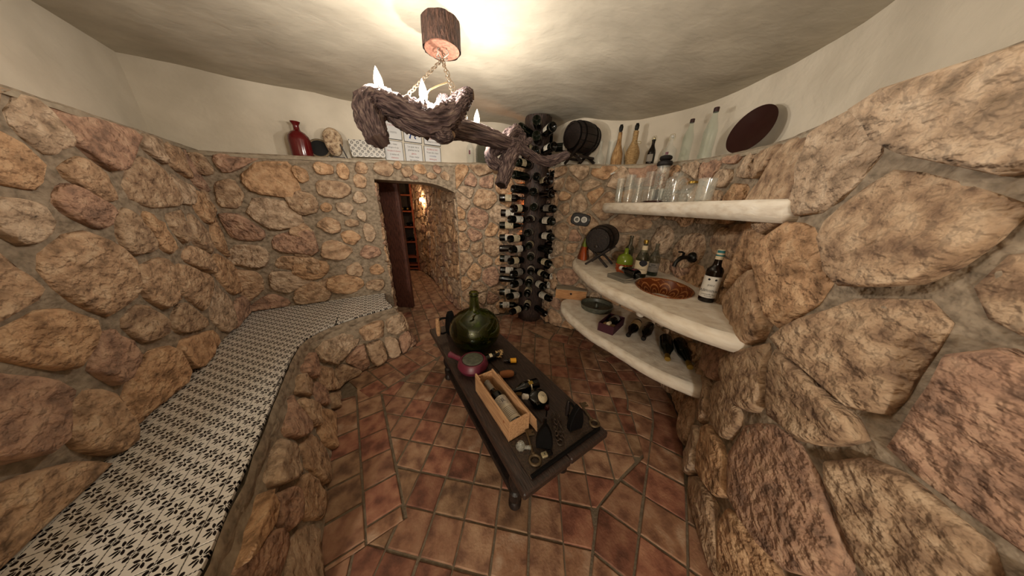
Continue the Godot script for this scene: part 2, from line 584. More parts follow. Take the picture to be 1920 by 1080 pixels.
# flat print: the flowered tile, paper labels, the carved swirls of the basin, title lines
func printed():
	var flower = Image.create(192, 192, false, Image.FORMAT_RGB8)
	flower.fill(Color(0.80, 0.78, 0.74))
	var inkc = Color(0.035, 0.035, 0.05)
	for x in 192:
		for y in 192:
			var cx = fposmod(x, 64.0) - 32.0
			var cy = fposmod(y, 64.0) - 32.0
			var r = sqrt(cx * cx + cy * cy)
			var th = atan2(cy, cx)
			var petal = absf(fposmod(th, TAU / 8.0) - TAU / 16.0) * r
			var on = r > 5.0 and r < 22.0 and petal < 3.2 * sin(clampf((r - 5.0) / 17.0, 0, 1) * PI) + 0.4
			var ex = 32.0 - absf(cx)
			var ey = 32.0 - absf(cy)
			on = on or Vector2(ex - 8.0, ey - 8.0).length() < 5.5 or r < 2.0
			on = on or (minf(ex, ey) < 1.6 and int(x + y) % 8 < 5)
			if on:
				flower.set_pixel(x, y, inkc)
	var ft = ImageTexture.create_from_image(flower)
	var m = plain("flower_tile", Color.WHITE, 0.25)
	m.albedo_texture = ft
	# paper labels with lines of print
	for k in 3:
		var im = Image.create(96, 96, false, Image.FORMAT_RGB8)
		var base = [Color(0.76, 0.70, 0.58), Color(0.80, 0.77, 0.71), Color(0.50, 0.47, 0.43)][k]
		im.fill(base)
		rng.seed = 50 + k
		im.fill_rect(Rect2i(34, 12, 28, 16), base.darkened(0.45))
		for row in 6:
			var wd = rng.randi_range(24, 66)
			im.fill_rect(Rect2i(48 - wd / 2, 36 + row * 9, wd, 5 if row == 0 else 3), base.darkened(0.75 if row == 0 else 0.5))
		im.fill_rect(Rect2i(4, 4, 88, 1), base.darkened(0.4))
		im.fill_rect(Rect2i(4, 91, 88, 1), base.darkened(0.4))
		var lm = plain("print_%d" % k, Color.WHITE, 0.7)
		lm.albedo_texture = ImageTexture.create_from_image(im)
	# basin: brown glaze with pale incised swirls
	var sw = Image.create(384, 128, false, Image.FORMAT_RGB8)
	for x in 384:
		for y in 128:
			var c = Color(0.40, 0.19, 0.085)
			var u = fposmod(x, 32.0) - 16.0
			var vv = float(int(y) % 42) - 21.0
			var r = sqrt(u * u + vv * vv)
			var spiral = fposmod(r - atan2(vv, u) / TAU * 8.0 + (4.0 if int(x / 32) % 2 else 0.0), 8.0)
			if y < 84 and spiral < 2.4 and r < 22.0:
				c = Color(0.66, 0.44, 0.25)
			if y < 5 or (y > 86 and y < 90):
				c = Color(0.58, 0.35, 0.19)
			sw.set_pixel(x, y, c)
	var bm = plain("basin_glaze", Color.WHITE, 0.22)
	bm.albedo_texture = ImageTexture.create_from_image(sw)
	# the engraved label of the boxed bottle
	var la = Image.create(96, 160, false, Image.FORMAT_RGB8)
	la.fill(Color(0.72, 0.68, 0.60))
	rng.seed = 77
	for i in 900:
		var px = rng.randi_range(4, 91)
		var py = rng.randi_range(4, 66)
		la.fill_rect(Rect2i(px, py, rng.randi_range(1, 3), 1), Color(0.34, 0.33, 0.38))
	for row in 7:
		la.fill_rect(Rect2i(14, 82 + row * 9, 68, 3), Color(0.42, 0.39, 0.36))
	var lb = plain("engraved_label", Color.WHITE, 0.7)
	lb.albedo_texture = ImageTexture.create_from_image(la)


# ---------------------------------------------------------------- paths of the walls (plan, metres)

func make_path(ctrl: Array, lean := 0.0):
	var raw := []
	for i in ctrl.size() - 1:
		for k in 8:
			raw.append(ctrl[i].cubic_interpolate(ctrl[i + 1], ctrl[max(i - 1, 0)], ctrl[min(i + 2, ctrl.size() - 1)], k / 8.0))
	raw.append(ctrl[-1])
	var pts := PackedVector2Array([raw[0]])
	var carry := 0.0
	for i in range(1, raw.size()):
		var seg: Vector2 = raw[i] - raw[i - 1]
		var l := seg.length()
		var s := 0.03 - carry
		while s <= l:
			pts.append(raw[i - 1] + seg * (s / l))
			s += 0.03
		carry = l - (s - 0.03)
	var nrm := PackedVector2Array()
	for i in pts.size():
		var d := (pts[min(i + 2, pts.size() - 1)] - pts[max(i - 2, 0)]).normalized()
		nrm.append(Vector2(-d.y, d.x))
	return {"p": pts, "n": nrm, "len": (pts.size() - 1) * 0.03, "lean": lean}


func on(P, u: float, y: float, h := 0.0) -> Vector3:
	var f := clampf(u / 0.03, 0.0, P.p.size() - 1.001)
	var i := int(f)
	var q: Vector2 = P.p[i].lerp(P.p[i + 1], f - i)
	var m: Vector2 = P.n[i].lerp(P.n[i + 1], f - i)
	var k: float = h - P.lean * y
	return Vector3(q.x + m.x * k, y, q.y + m.y * k)


func normal_at(P, u: float) -> Vector3:
	var i := int(clampf(u / 0.03, 0.0, P.p.size() - 1.0))
	return Vector3(P.n[i].x, 0, P.n[i].y)


func nearest(P, x: float, z: float) -> float:
	var best := 0
	for i in P.p.size():
		if P.p[i].distance_squared_to(Vector2(x, z)) < P.p[best].distance_squared_to(Vector2(x, z)):
			best = i
	return best * 0.03


# a profile of [offset towards the room, height] run along a path
func strip(P, u0: float, u1: float, prof: Array, add: Callable, step := 0.06, noise_amp := 0.0):
	var b = MB.new()
	var N := int(ceil((u1 - u0) / step))
	for k in prof.size():
		var p = prof[k]
		var q = prof[(k + 1) % prof.size()]
		var rows := []
		for i in N + 1:
			var u := lerpf(u0, u1, float(i) / N)
			var ya: float = add.call(u)
			var wob: float = bumpy.get_noise_2d(u * 5.0, k * 7.0) * noise_amp
			var wob2: float = bumpy.get_noise_2d(u * 5.0, ((k + 1) % prof.size()) * 7.0) * noise_amp
			rows.append(PackedVector3Array([on(P, u, p.y + ya + wob, p.x + wob), on(P, u, q.y + ya + wob2, q.x + wob2)]))
		b.rings(rows, false)
	var e0 := []
	var e1 := []
	for p in prof:
		e0.append(on(P, u0, p.y + (add.call(u0) as float), p.x))
		e1.append(on(P, u1, p.y + (add.call(u1) as float), p.x))
	b.fan(e0, on(P, u0, 0) - on(P, u0 + 0.1, 0))
	b.fan(e1, on(P, u1, 0) - on(P, u1 - 0.1, 0))
	return b.done()


# the mortar bed: an uneven face from lo(u) to hi(u), with thickness behind it
func bed(P, u0: float, u1: float, lo: Callable, hi: Callable, thick: float, parent, amp := 0.009):
	var b = MB.new()
	var N := int(ceil((u1 - u0) / 0.05))
	var rows := []
	var back := []
	var top := []
	var low := []
	for i in N + 1:
		var u := lerpf(u0, u1, float(i) / N)
		var l: float = lo.call(u)
		var t: float = hi.call(u)
		var V := 30
		var row := PackedVector3Array()
		for j in V + 1:
			var y := lerpf(t, l, float(j) / V)
			var p := on(P, u, y, 0)
			var d := bumpy.get_noise_3d(p.x * 6, p.y * 6, p.z * 6) * amp + bumpy.get_noise_3d(p.x * 19, p.y * 19, p.z * 19) * amp * 0.5
			row.append(on(P, u, y, d))
		rows.append(row)
		back.append(PackedVector3Array([on(P, u, l, -thick), on(P, u, t, -thick)]))
		top.append(PackedVector3Array([on(P, u, t, -thick), row[0]]))
		low.append(PackedVector3Array([row[V], on(P, u, l, -thick)]))
	b.rings(rows, false)
	b.rings(back, false)
	b.rings(top, false)
	b.rings(low, false)
	for k in [0, N]:
		for j in 30:
			var a: Vector3 = rows[k][j]
			var c: Vector3 = rows[k][j + 1]
			var u := u0 if k == 0 else u1
			b.quad(a, c, on(P, u, c.y, -thick), on(P, u, a.y, -thick))
	return part("mortar_bed", b.done(), M["mortar"], parent)


func even_outline(o: PackedVector2Array, n: int) -> PackedVector2Array:
	var per := 0.0
	for i in o.size():
		per += o[i].distance_to(o[(i + 1) % o.size()])
	var out := PackedVector2Array()
	var step := per / n
	var need := 0.0
	var s := 0.0
	for i in o.size():
		var a := o[i]
		var b := o[(i + 1) % o.size()]
		var l := a.distance_to(b)
		while need <= s + l and out.size() < n:
			out.append(a.lerp(b, (need - s) / maxf(l, 1e-6)))
			need += step
		s += l
	return out


func chaikin(o: PackedVector2Array) -> PackedVector2Array:
	var r := PackedVector2Array()
	for i in o.size():
		var a := o[i]
		var b := o[(i + 1) % o.size()]
		r.append(a.lerp(b, 0.15))
		r.append(a.lerp(b, 0.85))
	return r


# one stone, proud of the mortar; o is its outline in wall lengths and heights
func stone(P, o: PackedVector2Array, h: float, i: int, parent):
	var area := 0.0
	for k in o.size():
		area += o[k].cross(o[(k + 1) % o.size()])
	if absf(area) < 0.0016:
		return false
	if area < 0:
		o.reverse()
	o = even_outline(chaikin(o), 16)
	if o.size() < 16:
		return false
	var c := Vector2.ZERO
	for p in o:
		c += p
	c /= o.size()
	var tx := rng.randf_range(-0.16, 0.16)
	var ty := rng.randf_range(-0.22, 0.10)
	var origin := on(P, c.x, c.y, 0)
	var rows := []
	for s in [[1.0, -0.02], [1.0, 0.45], [0.95, 0.88], [0.82, 1.0], [0.5, 1.03], [0.18, 1.04]]:
		var ring := PackedVector3Array()
		for k in o.size():
			var p: Vector2 = c + (o[k] - c) * (s[0] + (0.05 * bumpy.get_noise_2d(k * 1.7, i * 3.1) if s[1] > 0 else 0.0))
			var q := on(P, p.x, p.y, 0)
			var d := bumpy.get_noise_3d(q.x * 13 + i, q.y * 13, q.z * 13) * 0.011 + bumpy.get_noise_3d(q.x * 34, q.y * 34, q.z * 34 + i) * 0.006
			var up: float = h * s[1] + (p.x - c.x) * tx + (p.y - c.y) * ty
			if s[1] > 0:
				up = maxf(up + d * minf(1.0, s[1] + 0.2), 0.004)
			else:
				up = -0.012
			ring.append(on(P, p.x, p.y, up) - origin)
		rows.append(ring)
	var m := Vector3.ZERO
	for q in rows[-1]:
		m += q
	m /= rows[-1].size()
	var tip := PackedVector3Array()
	for k in o.size():
		tip.append(m)
	rows.append(tip)
	var b = MB.new()
	b.rings(rows, true)
	fast_part("stone", i, b.done(), M["stone_%d" % rng.randi_range(0, 4)], parent, Transform3D(Basis(), origin))
	return true


# fieldstones packed like cells, each shrunk by a joint; 'skip' leaves places out
func masonry(P, u0: float, u1: float, lo: Callable, hi: Callable, size: float, joint: float, h: float, parent, sd: int, first := 0, skip = null, most := 290):
	rng.seed = sd
	var seeds := PackedVector2Array()
	var rad := PackedFloat32Array()
	var tries := int((u1 - u0) * 2.0 / (size * size) * 14.0)
	for k in tries:
		var p := Vector2(rng.randf_range(u0, u1), rng.randf_range(0.0, 2.1))
		var r := size * rng.randf_range(0.66, 1.42) * 0.5
		if p.y < (lo.call(p.x) as float) + 0.02 or p.y > (hi.call(p.x) as float) - 0.02:
			continue
		if skip != null and skip.call(p):
			continue
		var ok := true
		for j in seeds.size():
			var d := seeds[j] - p
			d.x *= 0.85
			if d.length() < r + rad[j]:
				ok = false
				break
		if ok:
			seeds.append(p)
			rad.append(r)
	var i := first
	for k in seeds.size():
		if i - first >= most:
			break
		var s := seeds[k]
		var R := size * 1.15
		var poly := PackedVector2Array([s + Vector2(-R * 1.2, -R), s + Vector2(R * 1.2, -R), s + Vector2(R * 1.2, R), s + Vector2(-R * 1.2, R)])
		for j in seeds.size():
			if j == k or seeds[j].distance_squared_to(s) > R * R * 9.0:
				continue
			var dir := (seeds[j] - s)
			var mid := s + dir * (rad[k] / (rad[k] + rad[j]))
			poly = clip_half(poly, mid, dir.normalized())
			if poly.size() < 3:
				break
		if poly.size() < 3:
			continue
		var c := Vector2.ZERO
		for p in poly:
			c += p
		c /= poly.size()
		var out := PackedVector2Array()
		for p in poly:
			var d := p - c
			var q := c + d * maxf(0.3, 1.0 - joint * rng.randf_range(0.6, 1.5) / maxf(d.length(), 0.01))
			q.x = clampf(q.x, u0, u1)
			q.y = clampf(q.y, (lo.call(q.x) as float) + 0.008, (hi.call(q.x) as float) - 0.012)
			out.append(q)
		if stone(P, out, h * rng.randf_range(0.6, 1.3), i, parent):
			i += 1
	return i


func clip_half(poly: PackedVector2Array, p0: Vector2, n: Vector2) -> PackedVector2Array:
	var out := PackedVector2Array()
	for i in poly.size():
		var a := poly[i]
		var b := poly[(i + 1) % poly.size()]
		var da := (a - p0).dot(n)
		var db := (b - p0).dot(n)
		if da <= 0:
			out.append(a)
		if (da < 0 and db > 0) or (da > 0 and db < 0):
			out.append(a.lerp(b, da / (da - db)))
	return out


# a fieldstone from its centre and size
func fieldstone(P, c: Vector2, w: float, hh: float, h: float, i: int, parent):
	var o := PackedVector2Array()
	var n := rng.randi_range(5, 7)
	var turn := rng.randf() * TAU
	for k in n:
		var a := turn + TAU * (k + rng.randf_range(-0.22, 0.22)) / n
		var r := rng.randf_range(0.88, 1.2)
		o.append(c + Vector2(cos(a) * w * 0.5 * r, sin(a) * hh * 0.5 * r))
	return stone(P, o, h, i, parent)


# ---------------------------------------------------------------- the shell

var left_path
var back_path
var right_path
var bench_path
var passage_path


func ledge_left(u: float) -> float:
	var p := on(back_path, u, 0)
	return clampf(1.755 + (p.x + 1.83) * 0.062, 1.70, 1.84)


func ledge_right(u: float) -> float:
	return clampf(1.81 - 0.055 * maxf(0.0, u - 0.6), 1.70, 1.81)


func arch(u: float) -> float:
	var x := on(back_path, u, 0).x
	if x < -0.98:
		return 1.615
	return 1.615 - 0.9 * pow(maxf(0.0, x + 0.98), 2.0)


func ceiling_y(x: float, z: float) -> float:
	return 2.28 - 0.11 * smoothstep(0.25, 1.35, x) + 0.03 * smoothstep(-1.8, -0.4, z) + bumpy.get_noise_2d(x * 1.3, z * 1.3) * 0.02


func shell():
	back_path = make_path([Vector2(-2.78, -1.59), Vector2(-2.36, -1.84), Vector2(-2.076, -2.006), Vector2(-1.74, -2.205), Vector2(-1.408, -2.40), Vector2(-1.0, -2.61), Vector2(-0.68, -2.77), Vector2(-0.38, -2.83), Vector2(-0.1, -2.88), Vector2(0.1, -2.97), Vector2(0.24, -3.1)])
	right_path = make_path([Vector2(0.26, -3.1), Vector2(0.40, -2.80), Vector2(0.55, -2.57), Vector2(0.80, -2.46), Vector2(1.05, -2.32), Vector2(1.22, -2.12), Vector2(1.31, -1.85), Vector2(1.31, -1.55), Vector2(1.25, -1.28), Vector2(1.12, -1.03), Vector2(0.99, -0.80), Vector2(0.91, -0.58), Vector2(0.89, -0.2), Vector2(0.94, 0.4), Vector2(1.0, 1.5), Vector2(1.1, 3.25)])
	left_path = make_path([Vector2(-1.35, 3.25), Vector2(-1.18, 1.5), Vector2(-1.12, 0.3), Vector2(-1.38, -0.32), Vector2(-1.80, -1.0), Vector2(-2.12, -1.5), Vector2(-2.36, -1.86), Vector2(-2.6, -2.22)])
	bench_path = make_path([Vector2(-0.62, 0.5), Vector2(-0.66, -0.25), Vector2(-0.82, -0.574), Vector2(-1.07, -0.96), Vector2(-1.30, -1.32), Vector2(-1.36, -1.50), Vector2(-1.26, -1.70), Vector2(-1.02, -2.0), Vector2(-1.06, -2.13), Vector2(-1.25, -2.33)], 0.3)
	passage_path = make_path([Vector2(-2.12, -5.05), Vector2(-1.75, -4.636), Vector2(-1.42, -4.124), Vector2(-1.017, -3.418), Vector2(-0.82, -3.10), Vector2(-0.70, -2.93), Vector2(-0.64, -2.80)])
	floor_tiles()
	ceilings()
	var ground = func(_u): return 0.0
	var ul := nearest(back_path, -1.36, -2.43)
	var ur := nearest(back_path, -0.66, -2.78)
	var ue: float = back_path.len
	# wall beside the doorway, with the big ochre stones laid one by one
	var wl = thing("wall_left", "rubble stone wall left of the arched doorway, plastered white above its ledge", "wall", Transform3D(), "", "structure")
	bed(back_path, 0.0, ul, ground, ledge_left, 0.3, wl)
	rng.seed = 4
	var big = [
		[0.30, 1.61, .10, .13], [0.46, 1.67, .15, .10], [0.60, 1.66, .10, .14], [0.75, 1.70, .11, .10], [0.51, 1.51, .27, .15], [0.72, 1.59, .12, .13],
		[0.27, 1.39, .21, .20], [0.42, 1.35, .08, .08], [0.56, 1.34, .14, .13], [0.70, 1.44, .11, .12], [0.69, 1.28, .08, .12], [0.59, 1.21, .12, .07],
		[0.20, 1.15, .16, .15], [0.41, 1.19, .17, .15], [0.56, 1.07, .16, .13], [0.72, 1.12, .10, .18], [0.18, 0.97, .16, .12], [0.42, 0.96, .24, .21],
		[0.69, 0.92, .19, .16], [0.20, 0.79, .25, .18], [0.54, 0.745, .13, .15], [0.73, 0.73, .12, .12], [0.42, 0.60, .29, .20], [0.69, 0.56, .19, .13], [0.14, 0.58, .22, .18]]
	var off := nearest(back_path, -2.076, -2.006)
	var n := 0
	for s in big:
		if fieldstone(back_path, Vector2(s[0] + off, s[1]), s[2] * 1.12, s[3] * 1.1, rng.randf_range(0.018, 0.034), n, wl):
			n += 1
	var big_skip = func(p): return p.x > off + 0.08
	n = masonry(back_path, 0.42, ul - 0.02, func(_u): return 0.45, ledge_left, 0.17, 0.02, 0.026, wl, 61, n, big_skip)
	# small stones on the jamb that runs into the doorway
	var jamb = make_path([on2(back_path, ul - 0.01, 0.0), on2(back_path, ul, -0.1), on2(back_path, ul + 0.0, -0.22), on2(back_path, ul - 0.02, -0.34)])
	bed(jamb, 0.0, jamb.len, ground, func(_u): return 1.62, 0.12, wl, 0.015)
	n = masonry(jamb, 0.0, jamb.len, func(_u): return 0.0, func(_u): return 1.6, 0.10, 0.010, 0.02, wl, 62, n)
	upper(back_path, 0.0, ul, ledge_left, wl)
	# wall over and right of the doorway
	var wb = thing("wall_back", "rubble stone wall around the arched doorway and behind the bottle post", "wall", Transform3D(), "", "structure")
	bed(back_path, ul, ur, arch, ledge_left, 0.34, wb)
	bed(back_path, ur, ue, ground, ledge_left, 0.12, wb)
	n = 0
	rng.seed = 8
	for s in [[0.10, 1.715, .20, .16], [0.30, 1.70, .12, .12], [0.43, 1.735, .13, .11], [0.53, 1.68, .11, .07], [0.60, 1.75, .10, .09], [0.68, 1.69, .12, .10], [0.36, 1.655, .10, .05], [0.22, 1.75, .08, .08]]:
		if fieldstone(back_path, Vector2(s[0] + ul, s[1]), s[2], s[3], rng.randf_range(0.016, 0.03), n, wb):
			n += 1
	n = masonry(back_path, ur + 0.01, ue, ground, ledge_left, 0.145, 0.011, 0.026, wb, 63, n)
	upper(back_path, ul, ue, ledge_left, wb)
	# passage behind the doorway
	var wp = thing("wall_passage", "rough dark rubble wall curving away inside the doorway passage", "wall", Transform3D(), "", "structure")
	var pl: float = passage_path.len
	var ptop = func(u): return 1.95 if u < pl - 0.45 else 1.64
	bed(passage_path, 0.0, pl, ground, ptop, 0.1, wp, 0.02)
	n = masonry(passage_path, 0.0, pl, ground, ptop, 0.125, 0.006, 0.032, wp, 64)
	var far = make_path([Vector2(-1.5, -2.72), Vector2(-2.0, -3.1), Vector2(-2.75, -4.1), Vector2(-3.1, -5.1)])
	var wf = thing("wall_passage_far", "plain plaster walls closing the far end of the doorway passage", "wall", Transform3D(), "", "structure")
	part("plaster", strip(far, 0.0, far.len, [Vector2(0, 1.95), Vector2(0, 0), Vector2(-0.1, 0), Vector2(-0.1, 1.95)], ground), M["plaster"], wf)
	var fend = make_path([Vector2(-3.2, -5.12), Vector2(-2.6, -5.18), Vector2(-1.95, -5.22)])
	part("plaster", strip(fend, 0.0, fend.len, [Vector2(0, 1.95), Vector2(0, 0), Vector2(-0.1, 0), Vector2(-0.1, 1.95)], ground), M["plaster"], wf)
	# curved wall that carries the plaster shelves
	var wr = thing("wall_right", "curved rubble stone wall behind the white plaster shelves", "wall", Transform3D(), "", "structure")
	var rl: float = right_path.len
	bed(right_path, 0.0, rl, ground, ledge_right, 0.15, wr)
	n = 0
	rng.seed = 12
	var us := nearest(right_path, 1.31, -1.7)
	for s in [[-0.28, 1.16, .22, .30], [0.02, 1.13, .30, .30], [-0.02, 0.98, .24, .18], [-0.52, 1.28, .24, .14], [0.30, 1.22, .26, .20], [0.34, 1.02, .16, .2], [-0.12, 1.34, .18, .12]]:
		if fieldstone(right_path, Vector2(s[0] + us, s[1]), s[2], s[3], rng.randf_range(0.02, 0.034), n, wr):
			n += 1
	var counter_skip = func(p): return p.x > us - 0.65 and p.x < us + 0.45 and p.y > 0.9 and p.y < 1.42
	var split := us + 0.55
	n = masonry(right_path, 0.0, split, ground, ledge_right, 0.135, 0.014, 0.026, wr, 65, n, counter_skip)
	n = masonry(right_path, split, split + 1.3, ground, ledge_right, 0.21, 0.015, 0.036, wr, 66, n)
	n = masonry(right_path, split + 1.3, nearest(right_path, 0.95, 0.5), ground, ledge_right, 0.26, 0.02, 0.03, wr, 67, n)
	upper(right_path, 0.0, rl, ledge_right, wr)
	# wall behind the bench, mostly beside the camera
	var ws = thing("wall_side", "rubble stone wall behind the tiled bench, along the room's left side", "wall", Transform3D(), "", "structure")
	bed(left_path, 0.0, left_path.len, ground, func(_u): return 1.755, 0.15, ws)
	masonry(left_path, nearest(left_path, -1.13, 0.4), left_path.len - 0.4, func(_u): return 0.45, func(_u): return 1.755, 0.19, 0.022, 0.028, ws, 68)
	upper(left_path, 0.0, left_path.len, func(_u): return 1.755, ws)
	# unseen wall behind the camera, set back to make room for the lamp
	var wq = thing("wall_front", "plain plaster wall closing the near end of the cellar", "wall", Transform3D(), "", "structure")
	part("plaster", boxed(Vector3(3.2, 2.6, 0.2), 0.01, at(-0.1, 1.2, 3.3)), M["plaster"], wq)
	bench()


func on2(P, u, h):
	var p := on(P, u, 0, h)
	return Vector2(p.x, p.z)


# the plastered ledge on top of the stonework and the white wall that rises behind it
func upper(P, u0, u1, ledge: Callable, parent):
	part("ledge", strip(P, u0, u1, [Vector2(-0.3, 0.0), Vector2(-0.012, 0.002), Vector2(0.012, -0.012), Vector2(0.012, -0.032), Vector2(-0.3, -0.04)], ledge, 0.05, 0.004), M["ledge_plaster"], parent)
	part("plaster", strip(P, u0, u1, [Vector2(-0.2, 0.7), Vector2(-0.2, -0.03), Vector2(-0.32, -0.03), Vector2(-0.32, 0.7)], ledge, 0.06), M["plaster"], parent)


func ceilings():
	var c = thing("ceiling", "low uneven white plaster ceiling with trowel marks and stains", "ceiling", Transform3D(), "", "structure")
	var b = MB.new()
	var rows := []
	var over := []
	for i in 49:
		var row := PackedVector3Array()
		var row2 := PackedVector3Array()
		for j in 49:
			var x := lerpf(-3.2, 2.0, i / 48.0)
			var z := lerpf(3.5, -3.5, j / 48.0)
			row.append(Vector3(x, ceiling_y(x, z), z))
			row2.append(Vector3(x, 2.5, z))
		row2.reverse()
		rows.append(row)
		over.append(row2)
	rows.reverse()
	over.reverse()
	b.rings(rows, false)
	b.rings(over, false)
	part("plaster", b.done(), M["ceiling_plaster"], c)
	var p = thing("ceiling_passage", "flat plaster ceiling of the doorway passage", "ceiling", Transform3D(), "", "structure")
	var q = MB.new()
	q.slab(PackedVector2Array([Vector2(-1.75, -2.62), Vector2(-0.45, -3.06), Vector2(-1.6, -5.4), Vector2(-3.4, -5.4), Vector2(-3.2, -4.4)]), 2.05, [[0.12, 0.0], [0.0, 0.0]], true)
	part("plaster", q.done(), M["plaster"], p)


func quad_tile(poly: PackedVector2Array, i: int, parent, b = null, called = "tile"):
	# joint and slightly worn edge
	var c := Vector2.ZERO
	for p in poly:
		c += p
	c /= poly.size()
	var local := PackedVector2Array()
	for p in poly:
		local.append(p - c)
	var y := rng.randf_range(-0.0015, 0.0015)
	var m = b if b != null else MB.new()
	if b != null:
		local = poly
	m.slab(local, y, [[0.014, 0.0], [0.004, 0.0], [0.0015, 0.0012], [0.0, 0.004]], true, true, false)
	if b == null:
		var k := rng.randi_range(0, 5)
		fast_part(called, i, m.done(), M["clay_%d" % k], parent, Transform3D(Basis(), Vector3(c.x, 0, c.y)))


func tidy(poly: PackedVector2Array) -> PackedVector2Array:
	var out := PackedVector2Array()
	for i in poly.size():
		if poly[i].distance_to(poly[(i + 1) % poly.size()]) > 0.012:
			out.append(poly[i])
	return out


func floor_tiles():
	var f = thing("floor", "worn square terracotta floor tiles with wide sandy joints", "floor", Transform3D(), "", "structure")
	part("grout", boxed(Vector3(5.6, 0.1, 9.4), 0.0, at(-0.7, -0.056, -1.2)), M["grout"], f)
	rng.seed = 21
	var list := []
	var grid = func(region: PackedVector2Array, o: Vector2, a: Vector2, bb: Vector2, joint: float):
		for i in range(-26, 27):
			for j in range(-26, 27):
				var p := o + a * i + bb * j
				var ja := a.normalized() * joint
				var jb := bb.normalized() * joint
				var jit := Vector2(rng.randf_range(-1, 1), rng.randf_range(-1, 1)) * 0.0025
				var q := PackedVector2Array([p + ja + jb + jit, p + a - ja + jb + jit, p + a + bb - ja - jb + jit, p + bb + ja - jb + jit])
				for r in Geometry2D.intersect_polygons(q, region):
					r = tidy(r)
					if r.size() < 3:
						continue
					var area := 0.0
					for k in r.size():
						area += r[k].cross(r[(k + 1) % r.size()])
					if absf(area) > 0.003:
						list.append(r)
	# two rows along the bench on the left, up to a cross joint
	var e1 := Vector2(0.573, 0.82)
	var w1 := Vector2(0.82, -0.573)
	var A := Vector2(-1.082, -1.239)
	grid.call(PackedVector2Array([A - w1 * 0.40 - e1 * 0.25, A - e1 * 0.17, A + e1 * 0.83, A + e1 * 0.83 - w1 * 0.4]), A, e1 * 0.162, -w1 * 0.165, 0.005)
	grid.call(PackedVector2Array([A + w1 * 0.005 - e1 * 0.26, A + w1 * 0.158 - e1 * 0.10, A + w1 * 0.158 + e1 * 0.83, A + w1 * 0.005 + e1 * 0.83]), A + e1 * 0.09, e1 * 0.168, w1 * 0.158, 0.005)
	# two rows in front of the bench under the stone wall
	var B := Vector2(-1.25, -1.46)
	var e2 := Vector2(0.567, -0.823)
	var w2 := Vector2(0.823, 0.567)
	grid.call(PackedVector2Array([B - w2 * 0.16 - e2 * 0.02, B - w2 * 0.16 + e2 * 0.75, B + w2 * 0.22 + e2 * 0.75, B + w2 * 0.22 + e2 * 0.02]), B + w2 * 0.06, e2 * 0.158, w2 * 0.155, 0.005)
	# rows that follow the curved wall under the shelves
	for k in 2:
		var u := nearest(right_path, 0.50, -2.65)
		var end := nearest(right_path, 1.155, -1.14)
		while u < end:
			var l := rng.randf_range(0.15, 0.18)
			var h0 := 0.02 + k * 0.165
			var h1 := h0 + 0.155
			list.append(PackedVector2Array([on2(right_path, u, h0), on2(right_path, u + l - 0.01, h0), on2(right_path, u + l - 0.01, h1), on2(right_path, u, h1)]))
			u += l
	# the field, laid square to the table's near end
	var field := PackedVector2Array([A + w1 * 0.168 + e1 * 0.83, A + w1 * 0.168 - e1 * 0.08, B + w2 * 0.23 + e2 * 0.06, B + w2 * 0.23 + e2 * 0.76])
	field.append_array(PackedVector2Array([Vector2(-0.62, -2.42), Vector2(-0.4, -2.74), Vector2(0.05, -2.85), Vector2(0.42, -2.72)]))
	var u2 := nearest(right_path, 0.60, -2.54)
	var e2u := nearest(right_path, 1.155, -1.14)
	while u2 < e2u:
		field.append(on2(right_path, u2, 0.352))
		u2 += 0.12
	field.append_array(PackedVector2Array([Vector2(0.825, -0.985), Vector2(0.63, -0.855), Vector2(0.45, -0.72), Vector2(0.30, -0.40), Vector2(0.28, -0.2), Vector2(-0.52, -0.2), Vector2(-0.64, -0.53)]))
	var rowed2 := PackedVector2Array()
	var uc := nearest(right_path, 0.50, -2.65)
	var ucs := uc
	while uc < e2u:
		rowed2.append(on2(right_path, uc, 0.352))
		uc += 0.05
	rowed2.append(on2(right_path, e2u, 0.352))
	uc = e2u
	while uc > ucs:
		rowed2.append(on2(right_path, uc, 0.005))
		uc -= 0.05
	var bare := field
	var widest := 0.0
	for piece in Geometry2D.clip_polygons(field, rowed2):
		var a2 := 0.0
		for k in piece.size():
			a2 += piece[k].cross(piece[(k + 1) % piece.size()])
		if absf(a2) > widest:
			widest = absf(a2)
			bare = piece
	field = bare
	grid.call(field, Vector2(-0.333, -0.829), Vector2(0.151, 0.024), Vector2(-0.016, 0.153), 0.0045)
	# near the right wall the tiles turn
	var turned := PackedVector2Array([on2(right_path, e2u - 0.25, 0.34), Vector2(0.815, -0.96), Vector2(0.635, -0.842), Vector2(0.457, -0.707), Vector2(0.308, -0.392), Vector2(0.29, -0.2), Vector2(0.86, -0.2), Vector2(0.88, -0.57), Vector2(0.965, -0.81), Vector2(1.10, -1.03), Vector2(1.22, -1.28)])
	var rowed := PackedVector2Array()
	var ub: float = e2u - 0.9
	while ub < e2u:
		rowed.append(on2(right_path, ub, 0.352))
		ub += 0.05
	rowed.append(on2(right_path, e2u, 0.352))
	rowed.append(on2(right_path, e2u, -0.1))
	rowed.append(on2(right_path, e2u - 0.9, -0.1))
	turned = Geometry2D.clip_polygons(turned, rowed)[0]
	grid.call(turned, Vector2(0.46, -0.72), Vector2(0.150, 0.103), Vector2(-0.103, 0.150), 0.005)
	# corner left of the cross joint
	grid.call(PackedVector2Array([Vector2(-0.65, -0.525), Vector2(-0.535, -0.2), Vector2(-0.68, -0.2), Vector2(-0.84, -0.43), Vector2(-0.80, -0.46)]), Vector2(-0.62, -0.55), Vector2(0.135, -0.088), Vector2(0.088, 0.135), 0.005)
